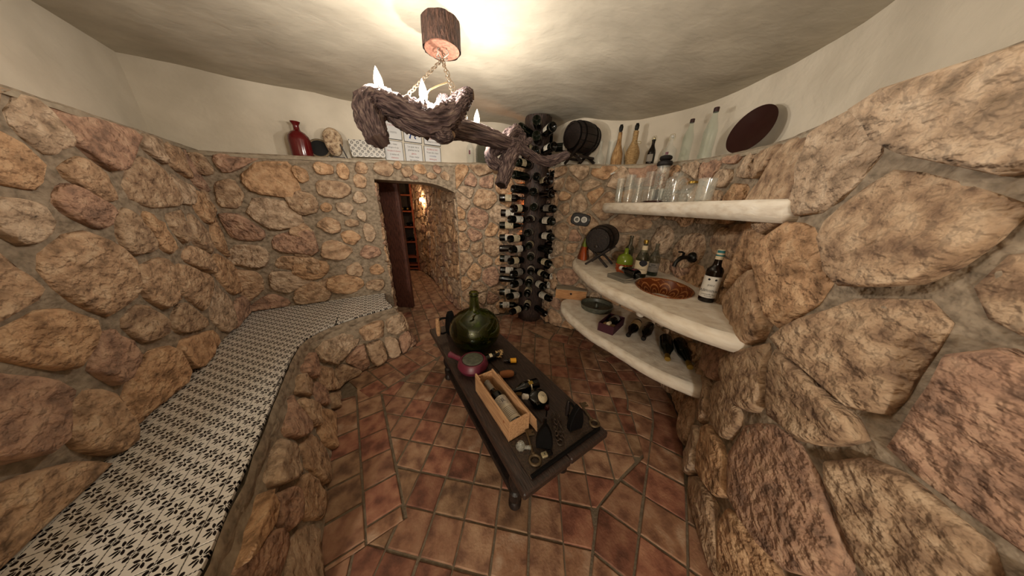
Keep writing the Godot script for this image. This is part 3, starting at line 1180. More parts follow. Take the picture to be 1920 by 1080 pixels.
	# doorway and passage
	grid.call(PackedVector2Array([Vector2(-1.02, -2.14), Vector2(-0.84, -2.05), Vector2(-0.63, -2.43), Vector2(-0.41, -2.76), Vector2(-0.64, -2.88), Vector2(-1.0, -3.42), Vector2(-1.42, -4.13), Vector2(-2.1, -5.05), Vector2(-3.0, -5.05), Vector2(-2.1, -3.3), Vector2(-1.5, -2.75), Vector2(-1.38, -2.45), Vector2(-1.2, -2.36)]), Vector2(-1.0, -2.5), Vector2(0.14, -0.078), Vector2(-0.082, -0.148), 0.0045)
	list.sort_custom(func(p, q): return p[0].length_squared() < q[0].length_squared())
	var rest = MB.new()
	for i in list.size():
		if i < 298:
			quad_tile(list[i], i, f)
		else:
			quad_tile(list[i], i, f, rest)
	if list.size() > 298:
		part("far_tiles", rest.done(), M["clay_1"], f).set_meta("kind", "stuff")


func bench():
	var t = thing("bench", "built-in stone bench with black and white flowered tile seat", "bench")
	var seat_y := 0.45
	bed(bench_path, 0.0, bench_path.len, func(_u): return 0.0, func(_u): return seat_y - 0.045, 0.12, t, 0.02)
	masonry(bench_path, 0.3, bench_path.len, func(_u): return 0.0, func(_u): return seat_y - 0.07, 0.145, 0.012, 0.034, t, 71)
	# slab: front follows the bench, back follows the walls
	var poly := PackedVector2Array()
	var u := 0.0
	while u <= bench_path.len:
		var p := on(bench_path, u, seat_y, 0.015)
		poly.append(Vector2(p.x, p.z))
		u += 0.06
	var k: float = nearest(back_path, -1.40, -2.405)
	while k > 0.05:
		poly.append(on2(back_path, k, -0.02))
		k -= 0.1
	var w: float = left_path.len - 0.05
	while w > nearest(left_path, -1.07, 0.5):
		poly.append(on2(left_path, w, -0.02))
		w -= 0.1
	var s = MB.new()
	s.slab(poly, seat_y - 0.008, [[0.09, 0.03], [0.06, 0.0], [0.02, 0.0], [0.0, 0.012]], false, true, true, bumpy, 0.01)
	part("seat_slab", s.done(), M["mortar"], t)
	# tiles, cut to the slab
	var inner := Geometry2D.offset_polygon(poly, -0.02)
	var n := 0
	var a := Vector2(0.861, -0.508) * 0.2
	var b := Vector2(0.508, 0.861) * 0.2
	var o := Vector2(-1.40, -2.385)
	for i in range(-12, 13):
		for j in range(-3, 14):
			var p := o + a * i + b * j
			var g := 0.0012
			var q := PackedVector2Array([p + a * g * 5 + b * g * 5, p + a * (1 - g * 5) + b * g * 5, p + a * (1 - g * 5) + b * (1 - g * 5), p + a * g * 5 + b * (1 - g * 5)])
			for r in Geometry2D.intersect_polygons(q, inner[0]):
				r = tidy(r)
				if r.size() < 3:
					continue
				var m = MB.new()
				var c := p + a * 0.5 + b * 0.5
				var local := PackedVector2Array()
				for x in r:
					local.append(x - c)
				m.slab(local, 0.0, [[0.012, 0.0], [0.001, 0.0], [0.0, 0.001]], true, true, false)
				# print runs along the tile's own edges
				for v in m.v.size():
					var d := Vector2(m.v[v].x, m.v[v].z)
					m.t[v] = Vector2(d.dot(a.normalized()) / 0.2 + 0.5, d.dot(b.normalized()) / 0.2 + 0.5)
				fast_part("tile", n, m.done(), M["flower_tile"], t, Transform3D(Basis(), Vector3(c.x, seat_y + 0.002, c.y)))
				n += 1


# ---------------------------------------------------------------- chandelier

func chandelier():
	var c = thing("chandelier", "gnarled vine-root chandelier with three candle bulbs hanging on chains from a ceiling log block", "chandelier")
	# block under the ceiling
	var bn = FastNoiseLite.new()
	bn.seed = 5
	bn.frequency = 1.0
	var by := 2.295
	var b = MB.new()
	var pts := []
	for i in 9:
		pts.append(Vector3(-0.40, lerpf(2.165, by, i / 8.0), -1.56))
	b.tube(pts, [0.094], 36, false, 0.09, 1.6, 0.0, bn, false)
	var blk = part("ceiling_block", b.done(), M["block_bark"], c)
	var cut = MB.new()
	var ring := PackedVector3Array()
	for j in 36:
		var th := TAU * j / 36
		ring.append(Vector3(-0.40 + cos(th) * 0.089, 2.1655, -1.56 + sin(th) * 0.089))
	cut.fan(ring, Vector3.DOWN)
	cut.lathe([Vector2(0.088, 2.165), Vector2(0.0885, 2.17)], 36, at(-0.40, 0, -1.56))
	part("cut_face", cut.done(), M["block_cut"], blk)
	var hook = MB.new()
	hook.tube([Vector3(-0.40, 2.19, -1.56), Vector3(-0.40, 2.15, -1.56), Vector3(-0.388, 2.135, -1.553), Vector3(-0.40, 2.122, -1.546), Vector3(-0.412, 2.137, -1.553)], [0.004], 7)
	part("hook", hook.done(), M["chain_metal"], blk)
	var cords = MB.new()
	for k in 4:
		var a := TAU * k / 4 + 0.4
		var p := Vector3(-0.40, 2.15, -1.55)
		var sm = smooth([Vector3(-0.40 + cos(a) * 0.02, 2.17, -1.56 + sin(a) * 0.02), Vector3(-0.40 + cos(a) * 0.04, 2.148, -1.56 + sin(a) * 0.04), p + Vector3(cos(a) * 0.01, -0.02, sin(a) * 0.01)], [0.003, 0.003, 0.003], 5)
		cords.tube(sm[0], sm[1], 6)
	part("wires", cords.done(), M["grey_paper"], blk)
	# vine root: trunk and branches, bark ridged and twisted
	var vn = FastNoiseLite.new()
	vn.seed = 9
	vn.frequency = 1.0
	vn.fractal_octaves = 3
	var root = MB.new()
	var wood = func(mesh, p: Array, r: Array, twist: float, rough := 0.34, squash := 1.0):
		var sm = smooth(p, r, 9)
		mesh.tube(sm[0], sm[1], 28, false, rough, 1.5, twist, vn, true, squash)
	# hanging stump at the near left end
	wood.call(root, [Vector3(-0.548, 1.632, -1.058), Vector3(-0.572, 1.69, -1.078), Vector3(-0.592, 1.745, -1.105), Vector3(-0.575, 1.785, -1.13), Vector3(-0.52, 1.785, -1.15)], [0.040, 0.047, 0.056, 0.056, 0.04], 6.0)
	wood.call(root, [Vector3(-0.60, 1.78, -1.12), Vector3(-0.55, 1.785, -1.135), Vector3(-0.485, 1.764, -1.145), Vector3(-0.405, 1.742, -1.168), Vector3(-0.34, 1.757, -1.21), Vector3(-0.292, 1.80, -1.265), Vector3(-0.262, 1.845, -1.30)], [0.026, 0.052, 0.058, 0.062, 0.060, 0.045, 0.034], 9.0, 0.42)
	wood.call(root, [Vector3(-0.46, 1.80, -1.22), Vector3(-0.42, 1.765, -1.27), Vector3(-0.36, 1.765, -1.35), Vector3(-0.328, 1.778, -1.42), Vector3(-0.215, 1.803, -1.61), Vector3(-0.078, 1.802, -1.79), Vector3(0.0, 1.82, -1.90)], [0.035, 0.055, 0.055, 0.052, 0.050, 0.047, 0.042], 3.0, 0.26)
	var trunk = part("vine_trunk", root.done(), M["vine_bark"], c)
	var branches = [
		[[Vector3(-0.30, 1.80, -1.26), Vector3(-0.255, 1.855, -1.30), Vector3(-0.235, 1.885, -1.31), Vector3(-0.205, 1.885, -1.315)], [0.04, 0.042, 0.034, 0.022], 10.0],
		[[Vector3(-0.36, 1.77, -1.25), Vector3(-0.345, 1.83, -1.29), Vector3(-0.335, 1.87, -1.315)], [0.04, 0.036, 0.026], 8.0],
		[[Vector3(-0.38, 1.72, -1.19), Vector3(-0.33, 1.69, -1.2), Vector3(-0.29, 1.70, -1.215)], [0.035, 0.034, 0.02], 8.0],
		[[Vector3(-0.09, 1.80, -1.78), Vector3(-0.04, 1.87, -1.86), Vector3(0.0, 1.908, -1.93), Vector3(0.035, 1.875, -1.965), Vector3(0.02, 1.81, -1.94)], [0.045, 0.040, 0.042, 0.04, 0.035], 9.0],
		[[Vector3(-0.02, 1.81, -1.83), Vector3(-0.11, 1.785, -1.80), Vector3(-0.165, 1.735, -1.775), Vector3(-0.15, 1.68, -1.755), Vector3(-0.10, 1.645, -1.735)], [0.042, 0.043, 0.042, 0.04, 0.034], 12.0],
		[[Vector3(0.0, 1.80, -1.88), Vector3(-0.045, 1.715, -1.80), Vector3(-0.065, 1.63, -1.735), Vector3(-0.088, 1.53, -1.668)], [0.05, 0.052, 0.048, 0.037], 7.0],
		[[Vector3(-0.06, 1.72, -1.80), Vector3(-0.10, 1.665, -1.77), Vector3(-0.13, 1.625, -1.74)], [0.034, 0.034, 0.03], 11.0],
		[[Vector3(0.0, 1.84, -1.91), Vector3(0.055, 1.80, -1.955), Vector3(0.13, 1.765, -1.985), Vector3(0.20, 1.74, -2.01), Vector3(0.27, 1.74, -2.045), Vector3(0.34, 1.77, -2.09), Vector3(0.42, 1.80, -2.137)], [0.04, 0.038, 0.032, 0.032, 0.036, 0.036, 0.033], 6.0],
		[[Vector3(0.04, 1.83, -1.95), Vector3(0.085, 1.845, -1.96), Vector3(0.115, 1.87, -1.965)], [0.03, 0.022, 0.018], 8.0],
		[[Vector3(-0.03, 1.79, -1.83), Vector3(0.03, 1.775, -1.86), Vector3(0.09, 1.745, -1.88)], [0.016, 0.015, 0.012], 8.0]]
	for s in branches:
		var m = MB.new()
		wood.call(m, s[0], s[1], s[2], 0.38)
		part("branch", m.done(), M["vine_bark"], c)
	# sawn ends
	for s in [[Vector3(0.42, 1.80, -2.137), Vector3(0.8, 0.3, -0.45), 0.027], [Vector3(0.115, 1.87, -1.965), Vector3(0.3, 0.25, -0.05), 0.014], [Vector3(-0.088, 1.53, -1.668), Vector3(-0.25, -1.0, 0.6), 0.031], [Vector3(-0.205, 1.885, -1.315), Vector3(1, 0, 0), 0.019], [Vector3(0.09, 1.745, -1.88), Vector3(0.6, -0.3, -0.2), 0.01], [Vector3(-0.098, 1.643, -1.732), Vector3(0.5, -0.3, 0.6), 0.024], [Vector3(-0.133, 1.622, -1.735), Vector3(-0.3, -0.5, 0.7), 0.022], [Vector3(-0.29, 1.70, -1.213), Vector3(0.6, 0.1, 0.7), 0.016]]:
		part("sawn_end", lathed([Vector2(0.0, -0.004), Vector2(s[2], -0.004), Vector2(s[2] * 0.94, 0.003), Vector2(0.0, 0.005)], 18), M["vine_cut"] if s[2] < 0.03 else M["black_wood"], trunk, along(s[0], s[1], Vector3(0.1, 0.2, 1)))
	# chains of oval links
	for s in [[Vector3(-0.40, 2.125, -1.55), Vector3(-0.492, 1.80, -1.172)], [Vector3(-0.40, 2.125, -1.55), Vector3(-0.300, 1.885, -1.315)], [Vector3(-0.40, 2.125, -1.55), Vector3(-0.272, 1.835, -1.535)]]:
		var m = MB.new()
		var d: Vector3 = s[1] - s[0]
		var links := int(d.length() / 0.026)
		var axis := d.normalized()
		var side := axis.cross(Vector3(0.3, 0.1, 1)).normalized()
		for k in links:
			var o: Vector3 = s[0] + d * ((k + 0.5) / links)
			var w := side.rotated(axis, (PI / 2 if k % 2 else 0.0) + 0.4)
			var loop := []
			for j in 12:
				var a := TAU * j / 12
				loop.append(o + axis * (cos(a) * 0.0165) + w * (sin(a) * 0.008))
			m.tube(loop, [0.0023], 6, true)
		part("chain", m.done(), M["chain_metal"], c)
	# cord between chain and the middle bulb
	var sm2 = smooth([Vector3(-0.335, 1.95, -1.36), Vector3(-0.37, 1.90, -1.28), Vector3(-0.385, 1.855, -1.215), Vector3(-0.392, 1.80, -1.185)], [0.0035, 0.0035, 0.0035, 0.0035], 6)
	part("cord", tubed(sm2[0], sm2[1], 7), M["cream_cord"], c)
	# candle bulbs in brass cups, each with its light
	for p in [[Vector3(-0.557, 1.812, -1.150), Vector3(-0.09, 1, 0.0)], [Vector3(-0.392, 1.788, -1.180), Vector3(-0.03, 1, 0)], [Vector3(-0.243, 1.845, -1.66), Vector3(0.06, 1, 0)]]:
		var xf = along(p[0], p[1], Vector3(0, 0, 1))
		part("socket", lathed([Vector2(0.0, -0.012), Vector2(0.015, -0.012), Vector2(0.015, 0.018), Vector2(0.0125, 0.022), Vector2(0.0, 0.022)], 18), M["brass"], c, xf)
		part("candle_bulb", lathed([Vector2(0.009, 0.02), Vector2(0.0115, 0.025), Vector2(0.0155, 0.034), Vector2(0.0172, 0.044), Vector2(0.0165, 0.056), Vector2(0.013, 0.07), Vector2(0.008, 0.084), Vector2(0.004, 0.094), Vector2(0.0, 0.102)], 20), M["bulb_glow"], c, xf)
		var l = OmniLight3D.new()
		l.name = "candle_light"
		l.light_color = BULB_COLOR
		l.light_energy = BULB
		l.light_size = 0.02
		l.omni_range = 8.0
		l.omni_attenuation = 2.0
		l.shadow_enabled = true
		l.position = xf * Vector3(0, 0.05, 0)
		c.add_child(l, true)


# ---------------------------------------------------------------- bottles

# outlines from base to lip: Bordeaux, Burgundy, sparkling
func bottle_outline(kind, h, r, rn):
	var p := [Vector2(0.0, 0.022), Vector2(r * 0.35, 0.018), Vector2(r * 0.66, 0.006), Vector2(r * 0.82, 0.0), Vector2(r * 0.95, 0.002), Vector2(r, 0.010)]
	if kind == 0:
		p.append_array([Vector2(r, h * 0.60), Vector2(r * 0.97, h * 0.635), Vector2(r * 0.80, h * 0.675), Vector2(r * 0.56, h * 0.705), Vector2(rn * 1.12, h * 0.74)])
	elif kind == 1:
		p.append_array([Vector2(r, h * 0.48), Vector2(r * 0.96, h * 0.54), Vector2(r * 0.82, h * 0.61), Vector2(r * 0.60, h * 0.685), Vector2(rn * 1.25, h * 0.77)])
	else:
		p.append_array([Vector2(r, h * 0.44), Vector2(r * 0.97, h * 0.50), Vector2(r * 0.84, h * 0.575), Vector2(r * 0.62, h * 0.66), Vector2(rn * 1.3, h * 0.78)])
	p.append_array([Vector2(rn, h * 0.84), Vector2(rn, h - 0.016), Vector2(rn + 0.0018, h - 0.015), Vector2(rn + 0.0018, h - 0.003), Vector2(rn, h), Vector2(0, h)])
	return p


var shapes := {}


func shape(key, make: Callable):
	if not shapes.has(key):
		shapes[key] = make.call()
	return shapes[key]


# o: kind, h, r, rn, glass, paper, y0, y1, arc, cap, foil (length)
func bottle(called, label, category, xf, o: Dictionary, group = ""):
	var t = thing(called, label, category, xf, group)
	var kind = o.get("kind", 0)
	var h = o.get("h", 0.30)
	var r = o.get("r", 0.0375)
	var rn = o.get("rn", 0.0145)
	var key = "%s %s %s %s" % [kind, h, r, rn]
	part("body", shape("b" + key, func(): return lathed(bottle_outline(kind, h, r, rn), 28)), M[o.get("glass", "wine_glass")], t)
	if o.has("paper"):
		var y0 = o.get("y0", 0.06)
		var y1 = o.get("y1", 0.16)
		var arc = o.get("arc", 170.0)
		part("label", shape("l%s %s %s %s" % [key, y0, y1, arc], func(): return lathed([Vector2(r - 0.0004, y0), Vector2(r + 0.0009, y0), Vector2(r + 0.0009, y1), Vector2(r - 0.0004, y1)], 18, Transform3D(), -90 - arc / 2, -90 + arc / 2)), M[o.paper], t)
	if o.has("cap"):
		var f = o.get("foil", 0.07)
		part("capsule", shape("c%s %s" % [key, f], func(): return lathed([Vector2(rn + 0.0005, h - f), Vector2(rn + 0.0012, h - f), Vector2(rn + 0.0012, h - 0.016), Vector2(rn + 0.0028, h - 0.015), Vector2(rn + 0.0028, h - 0.003), Vector2(rn + 0.001, h + 0.0012), Vector2(0, h + 0.0012)], 20)), M[o.cap], t)
	return t


func bottle_column():
	var foot := Vector3(0.24, 0, -2.80)
	var tn = FastNoiseLite.new()
	tn.seed = 15
	tn.frequency = 1.0
	tn.fractal_octaves = 3
	var t = thing("bottle_post", "dark upright log drilled all round for wine bottles, floor to ceiling", "wine rack", at(foot.x, 0, foot.z))
	var b = MB.new()
	var p := []
	var r := []
	for i in 60:
		var y := 2.26 * i / 59.0
		p.append(Vector3(0.012 * sin(y * 2.1), y, 0.01 * cos(y * 1.7)))
		r.append(0.148 + 0.012 * sin(y * 3.0) - 0.008 * y)
	b.tube(p, r, 48, false, 0.10, 1.8, 0.3, tn)
	part("log", b.done(), M["trunk_bark"], t)
	# azimuths (0 faces the room) and heights of the bottoms that stick out, row by row
	var rows = [
		["doorway side", -91, 0.40, [[0, 1.49], [-2, 1.31], [-2, 1.19], [-1, 1.05], [2, 0.92], [1, 0.77], [1, 0.63], [-1, 0.51], [0, 0.34], [2, 0.17]]],
		["front doorway side", -45, 0.37, [[12, 2.07], [16, 1.95], [7, 1.81], [3, 1.69], [0, 1.56], [1, 1.38], [-6, 1.25], [-7, 1.06], [-3, 0.94], [-6, 0.79], [5, 0.67], [6, 0.54], [-7, 0.35], [2, 0.18]]],
		["front", -9, 0.36, [[0, 2.14], [1, 2.02], [0, 1.90], [4, 1.68], [0, 1.55], [2, 1.40], [-4, 1.27], [-6, 1.13], [-3, 1.0], [1, 0.87], [3, 0.73], [0, 0.59], [-2, 0.46], [-2, 0.28]]],
		["front counter side", 24, 0.37, [[-10, 2.08], [-6, 1.93], [-8, 1.64], [-4, 1.53], [4, 1.38], [2, 1.25], [4, 1.09], [2, 0.95], [3, 0.81], [-4, 0.67], [-5, 0.53], [10, 0.39], [2, 0.2]]],
		["counter side", 72, 0.385, [[-8, 1.98], [3, 1.74], [2, 1.58], [0, 1.42], [-2, 1.27], [2, 1.12], [-5, 0.98], [-6, 0.86], [-8, 0.72], [-12, 0.61], [-14, 0.50]]]]
	rng.seed = 31
	var collars = MB.new()
	for row in rows:
		for k in row[3].size():
			var s = row[3][k]
			var az := deg_to_rad(row[1] + s[0])
			var d := Vector3(sin(az), rng.randf_range(-0.03, 0.05), cos(az)).normalized()
			var base: Vector3 = foot + Vector3(0, s[1], 0) + d * (row[2] + rng.randf_range(-0.012, 0.012))
			var paper = ["print_0", "print_1", "print_0", "print_2", "print_1"][rng.randi_range(0, 4)]
			var o := {"kind": 0 if rng.randf() < 0.7 else 1, "h": 0.31, "r": 0.0405, "rn": 0.0155, "glass": ["wine_glass", "wine_glass", "green_wine_glass", "brown_wine_glass"][rng.randi_range(0, 3)], "cap": ["dark_cap", "maroon_cap"][rng.randi_range(0, 1)]}
			var look = "dark wine bottle"
			if o.kind == 1:
				o.r = 0.0425
			if rng.randf() < 0.86:
				o.paper = paper
				o.y0 = [0.045, 0.07, 0.06][rng.randi_range(0, 2)]
				o.y1 = o.y0 + [0.07, 0.095, 0.085][rng.randi_range(0, 2)]
				look += {"print_0": " with cream label", "print_1": " with white label", "print_2": " with grey label"}[paper]
			else:
				look += " without label"
			bottle("wine_bottle", "%s on the log post's %s, %s from top" % [look, row[0], ORD[k]], "wine bottle", along(base, -d, Vector3(-0.1 * row[1] / 90.0, 0.55, 1)), o, "bottles stuck in the log post")
			# the drilled hole shows as a rim on the log
			var loop := []
			var side := d.cross(Vector3.UP).normalized()
			var up := side.cross(d)
			for j in 16:
				var a := TAU * j / 16
				loop.append(Vector3(0, s[1], 0) + d * 0.147 + side * cos(a) * 0.036 + up * sin(a) * 0.036)
			var ringm = MB.new()
			ringm.tube(loop, [0.0055], 6, true)
			fast_part("drilled_rim", taken.get("rim count", 0), ringm.done(), M["trunk_bark"], t)
			taken["rim count"] = (taken.get("rim count", 0) as int) + 1
	# warm lamp tucked in the corner behind the post
	var lamp = thing("corner_lamp", "small warm bulb glowing in the wall corner behind the bottle post", "lamp", at(0.255, 1.36, -3.02))
	part("bulb", lathed([Vector2(0.0, -0.03), Vector2(0.012, -0.028), Vector2(0.022, -0.012), Vector2(0.022, 0.004), Vector2(0.012, 0.022), Vector2(0.012, 0.03), Vector2(0, 0.03)], 16), M["warm_glow"], lamp)
	part("socket", lathed([Vector2(0, 0.03), Vector2(0.014, 0.03), Vector2(0.014, 0.06), Vector2(0, 0.06)], 16), M["black_plastic"], lamp)
	part("bracket", boxed(Vector3(0.02, 0.02, 0.07), 0.002, at(0, 0.055, -0.035)), M["black_plastic"], lamp)
	var l = OmniLight3D.new()
	l.name = "corner_light"
	l.light_color = Color(1.0, 0.62, 0.33)
	l.light_energy = 0.22
	l.light_size = 0.02
	l.omni_range = 6.0
	l.omni_attenuation = 2.0
	l.shadow_enabled = true
	l.position = Vector3(0, -0.004, 0)
	lamp.add_child(l)


# unseen globe lamp behind the camera, placed to light the surfaces facing it
func unseen_room_lamp():
	var t = thing("unseen_floor_lamp", "unseen floor lamp with a frosted glass globe behind the camera, lighting surfaces facing it", "lamp", at(-0.55, 0, 2.35))
	part("base", lathed([Vector2(0, 0), Vector2(0.14, 0.0), Vector2(0.14, 0.012), Vector2(0.02, 0.03), Vector2(0, 0.03)], 32), M["brass"], t)
	part("pole", lathed([Vector2(0, 0.02), Vector2(0.012, 0.02), Vector2(0.012, 1.40), Vector2(0.03, 1.42), Vector2(0, 1.42)], 18), M["brass"], t)
	part("globe", lathed([Vector2(0.0, 1.415), Vector2(0.05, 1.42), Vector2(0.10, 1.455), Vector2(0.13, 1.52), Vector2(0.13, 1.56), Vector2(0.10, 1.625), Vector2(0.05, 1.66), Vector2(0, 1.668)], 36), M["frosted_glow"], t)
	var l = OmniLight3D.new()
	l.name = "unseen_room_light"
	l.light_color = BULB_COLOR
	l.light_energy = UNSEEN_LAMP
	l.light_size = 0.12
	l.omni_range = 8.0
	l.omni_attenuation = 2.0
	l.shadow_enabled = true
	l.position = Vector3(0, 1.54, 0)
	t.add_child(l)


# ---------------------------------------------------------------- plaster shelves, basin, wall fittings

const COUNTER_Y := 0.90
const LOW_Y := 0.43
const UPPER_Y := 1.45


func lens(front: Array, u0: float, u1: float) -> PackedVector2Array:
	var sm = smooth(front.map(func(q): return Vector3(q.x, 0, q.y)), front.map(func(_q): return 0.0), 7)
	var poly := PackedVector2Array()
	for p in sm[0]:
		poly.append(Vector2(p.x, p.z))
	var u := u1 - 0.06
	while u > u0 + 0.05:
		poly.append(on2(right_path, u, -0.05))
		u -= 0.07
	return poly


func shelves():
	var soft := [[0.085, 0.030], [0.075, 0.012], [0.055, 0.0], [0.032, 0.0], [0.014, 0.006], [0.004, 0.018], [0.0, 0.034]]
	# counter with a round-ended hole for the basin
	var front := [Vector2(0.70, -2.50), Vector2(0.625, -2.35), Vector2(0.585, -2.15), Vector2(0.575, -1.95), Vector2(0.59, -1.66), Vector2(0.655, -1.42), Vector2(0.733, -1.23), Vector2(0.79, -1.07), Vector2(0.852, -0.965), Vector2(0.935, -0.865), Vector2(1.02, -0.80)]
	var u0 := nearest(right_path, 0.70, -2.50)
	var u1 := nearest(right_path, 1.02, -0.85)
	var poly := lens(front, u0, u1)
	var t = thing("counter_shelf", "thick white plaster counter with curved front, carrying the round brown basin", "shelf")
	var b = MB.new()
	b.slab(poly, COUNTER_Y, soft, false, false, true, bumpy, 0.006)
	# top face with the basin hole, cut in two halves so that each is a plain outline
	var c := Vector2(1.035, -1.49)
	var maj := Vector2(0.47, -0.883)
	var mn := Vector2(0.883, 0.47)
	var hole := PackedVector2Array()
	for k in 40:
		var a := TAU * k / 40
		hole.append(c + maj * cos(a) * 0.222 + mn * sin(a) * 0.168)
	var top := Geometry2D.offset_polygon(poly, -0.034)
	for s in [-1.0, 1.0]:
		var half := PackedVector2Array([c + maj * -3.0, c + maj * 3.0, c + maj * 3.0 + mn * s * 3.0, c + maj * -3.0 + mn * s * 3.0])
		for q in Geometry2D.intersect_polygons(top[0], half):
			for w in Geometry2D.clip_polygons(q, hole):
				var pts := PackedVector3Array()
				for x in w:
					pts.append(Vector3(x.x, COUNTER_Y, x.y))
				b.cap(w, pts, Vector3.UP)
	part("slab", b.done(), M["shelf_plaster"], t)
	# glazed basin
	var basin = thing("wash_basin", "round brown glazed basin with carved swirls set in the white counter", "basin", Transform3D(Basis(Vector3(maj.x, 0, maj.y), Vector3.UP, Vector3(mn.x, 0, mn.y)) , Vector3(c.x, COUNTER_Y, c.y)))
	var sq := Transform3D(Basis(Vector3(1, 0, 0), Vector3(0, 1, 0), Vector3(0, 0, -0.168 / 0.222)), Vector3.ZERO)
	var bowl = MB.new()
	bowl.lathe([Vector2(0.0, -0.112), Vector2(0.09, -0.110), Vector2(0.15, -0.092), Vector2(0.195, -0.055), Vector2(0.218, -0.008), Vector2(0.228, 0.006), Vector2(0.222, 0.008), Vector2(0.213, 0.0), Vector2(0.188, -0.045), Vector2(0.145, -0.078), Vector2(0.09, -0.094), Vector2(0.0, -0.097)], 56, sq, 0, 360, 181)
	part("bowl", bowl.done(), M["basin_glaze"], basin)
	part("drain", lathed([Vector2(0.0, -0.004), Vector2(0.026, -0.004), Vector2(0.026, 0.001), Vector2(0.018, 0.003), Vector2(0.016, -0.001), Vector2(0.0, -0.001)], 20), M["dark_bronze"], basin, at(-0.06, -0.089, 0.03))
	# lower and upper shelves
	var front2 := [Vector2(0.62, -2.46), Vector2(0.555, -2.36), Vector2(0.522, -2.24), Vector2(0.527, -2.04), Vector2(0.635, -1.70), Vector2(0.768, -1.475), Vector2(0.872, -1.29), Vector2(0.975, -1.165), Vector2(1.075, -1.075), Vector2(1.145, -1.045)]
	var t2 = thing("lower_shelf", "low white plaster shelf with pointed ends, under the counter", "shelf")
	var b2 = MB.new()
	b2.slab(lens(front2, nearest(right_path, 0.62, -2.5), nearest(right_path, 1.145, -1.06)), LOW_Y, soft, false, true, true, bumpy, 0.006)
	part("slab", b2.done(), M["shelf_plaster"], t2)
	var front3 := [Vector2(0.885, -2.43), Vector2(0.845, -2.32), Vector2(0.865, -2.2), Vector2(0.925, -1.98), Vector2(0.975, -1.75), Vector2(1.0, -1.5), Vector2(1.0, -1.25), Vector2(0.99, -1.05), Vector2(1.0, -0.9)]
	var t3 = thing("upper_shelf", "white plaster wall shelf holding glassware above the counter", "shelf")
	var b3 = MB.new()
	b3.slab(lens(front3, nearest(right_path, 0.885, -2.43), nearest(right_path, 1.0, -0.82)), UPPER_Y, [[0.088, 0.030], [0.075, 0.010], [0.055, 0.0], [0.03, 0.0], [0.012, 0.004], [0.003, 0.011], [0.0, 0.022]], false, true, true, bumpy, 0.006)
	part("slab", b3.done(), M["shelf_plaster"], t3)
	# drain stub under the counter
	var dp = thing("drain_pipe", "short white plastered pipe stub under the counter", "pipe", along(Vector3(1.02, COUNTER_Y - 0.30, -1.66), Vector3(0.25, 1, 0.1)))
	part("pipe", lathed([Vector2(0.0, 0.0), Vector2(0.022, 0.0), Vector2(0.03, 0.012), Vector2(0.03, 0.21), Vector2(0.0, 0.21)], 20), M["shelf_plaster"], dp)
	# tap
	var f = thing("wall_tap", "old bronze tap sticking out of the stone wall above the basin", "tap", along(Vector3(1.292, 1.085, -1.63), Vector3(0, 1, 0), Vector3(-0.88, 0, 0.30)))
	part("flange", lathed([Vector2(0, 0), Vector2(0.036, 0.0), Vector2(0.038, 0.012), Vector2(0.028, 0.030), Vector2(0.015, 0.036), Vector2(0, 0.036)], 24, Transform3D(Basis(Vector3.RIGHT, PI / 2), Vector3.ZERO)), M["dark_bronze"], f)
	var sp = smooth([Vector3(0, 0, 0.03), Vector3(0, 0.004, 0.08), Vector3(0, 0.0, 0.125), Vector3(-0.004, -0.028, 0.155), Vector3(-0.006, -0.058, 0.162)], [0.011, 0.015, 0.015, 0.011, 0.013], 6)
	part("spout", tubed(sp[0], sp[1], 14), M["dark_bronze"], f)
	part("handle", tubed([Vector3(-0.002, 0.012, 0.105), Vector3(0, 0.034, 0.105), Vector3(0.0, 0.044, 0.128), Vector3(0.0, 0.046, 0.158)], [0.008, 0.008, 0.007, 0.006], 10), M["dark_bronze"], f)
	# double socket on a dark plaque
	var nrm := normal_at(right_path, nearest(right_path, 0.70, -2.50))
	var so = thing("wall_socket", "double white power socket on a dark wooden plaque on the stone wall", "socket", along(Vector3(0.70, 1.287, -2.50) + nrm * 0.035, Vector3.UP, nrm))
	var plate := PackedVector2Array()
	for k in 40:
		var a := TAU * k / 40
		plate.append(Vector2(signf(cos(a)) * pow(absf(cos(a)), 0.6) * 0.098, signf(sin(a)) * pow(absf(sin(a)), 0.7) * 0.062 + 0.008 * cos(a * 3.0)))
	var pm = MB.new()
	pm.extrude(plate, 0.022, Transform3D(), 0.006)
	part("plaque", pm.done(), M["walnut"], so)
	for s in [-1.0, 1.0]:
		var face = part("outlet", lathed([Vector2(0, 0.0), Vector2(0.030, 0.0), Vector2(0.030, 0.004), Vector2(0.026, 0.006), Vector2(0.020, 0.006), Vector2(0.0195, 0.001), Vector2(0, 0.001)], 24, Transform3D(Basis(Vector3.RIGHT, PI / 2), Vector3(0, 0, 0.010))), M["white_plastic"], so, at(s * 0.036, 0, 0))
		for k in [-1.0, 1.0]:
			part("hole", lathed([Vector2(0, 0), Vector2(0.0028, 0), Vector2(0.0028, 0.0015), Vector2(0, 0.0015)], 10, Transform3D(Basis(Vector3.RIGHT, PI / 2), Vector3(k * 0.0095, 0, 0.011))), M["black_plastic"], face)
	part("chrome_mark", boxed(Vector3(0.01, 0.02, 0.003), 0.001, at(0.085, 0, 0.012)), M["black_plastic"], so)


# ---------------------------------------------------------------- low table and what lies on it

const T := 0.42


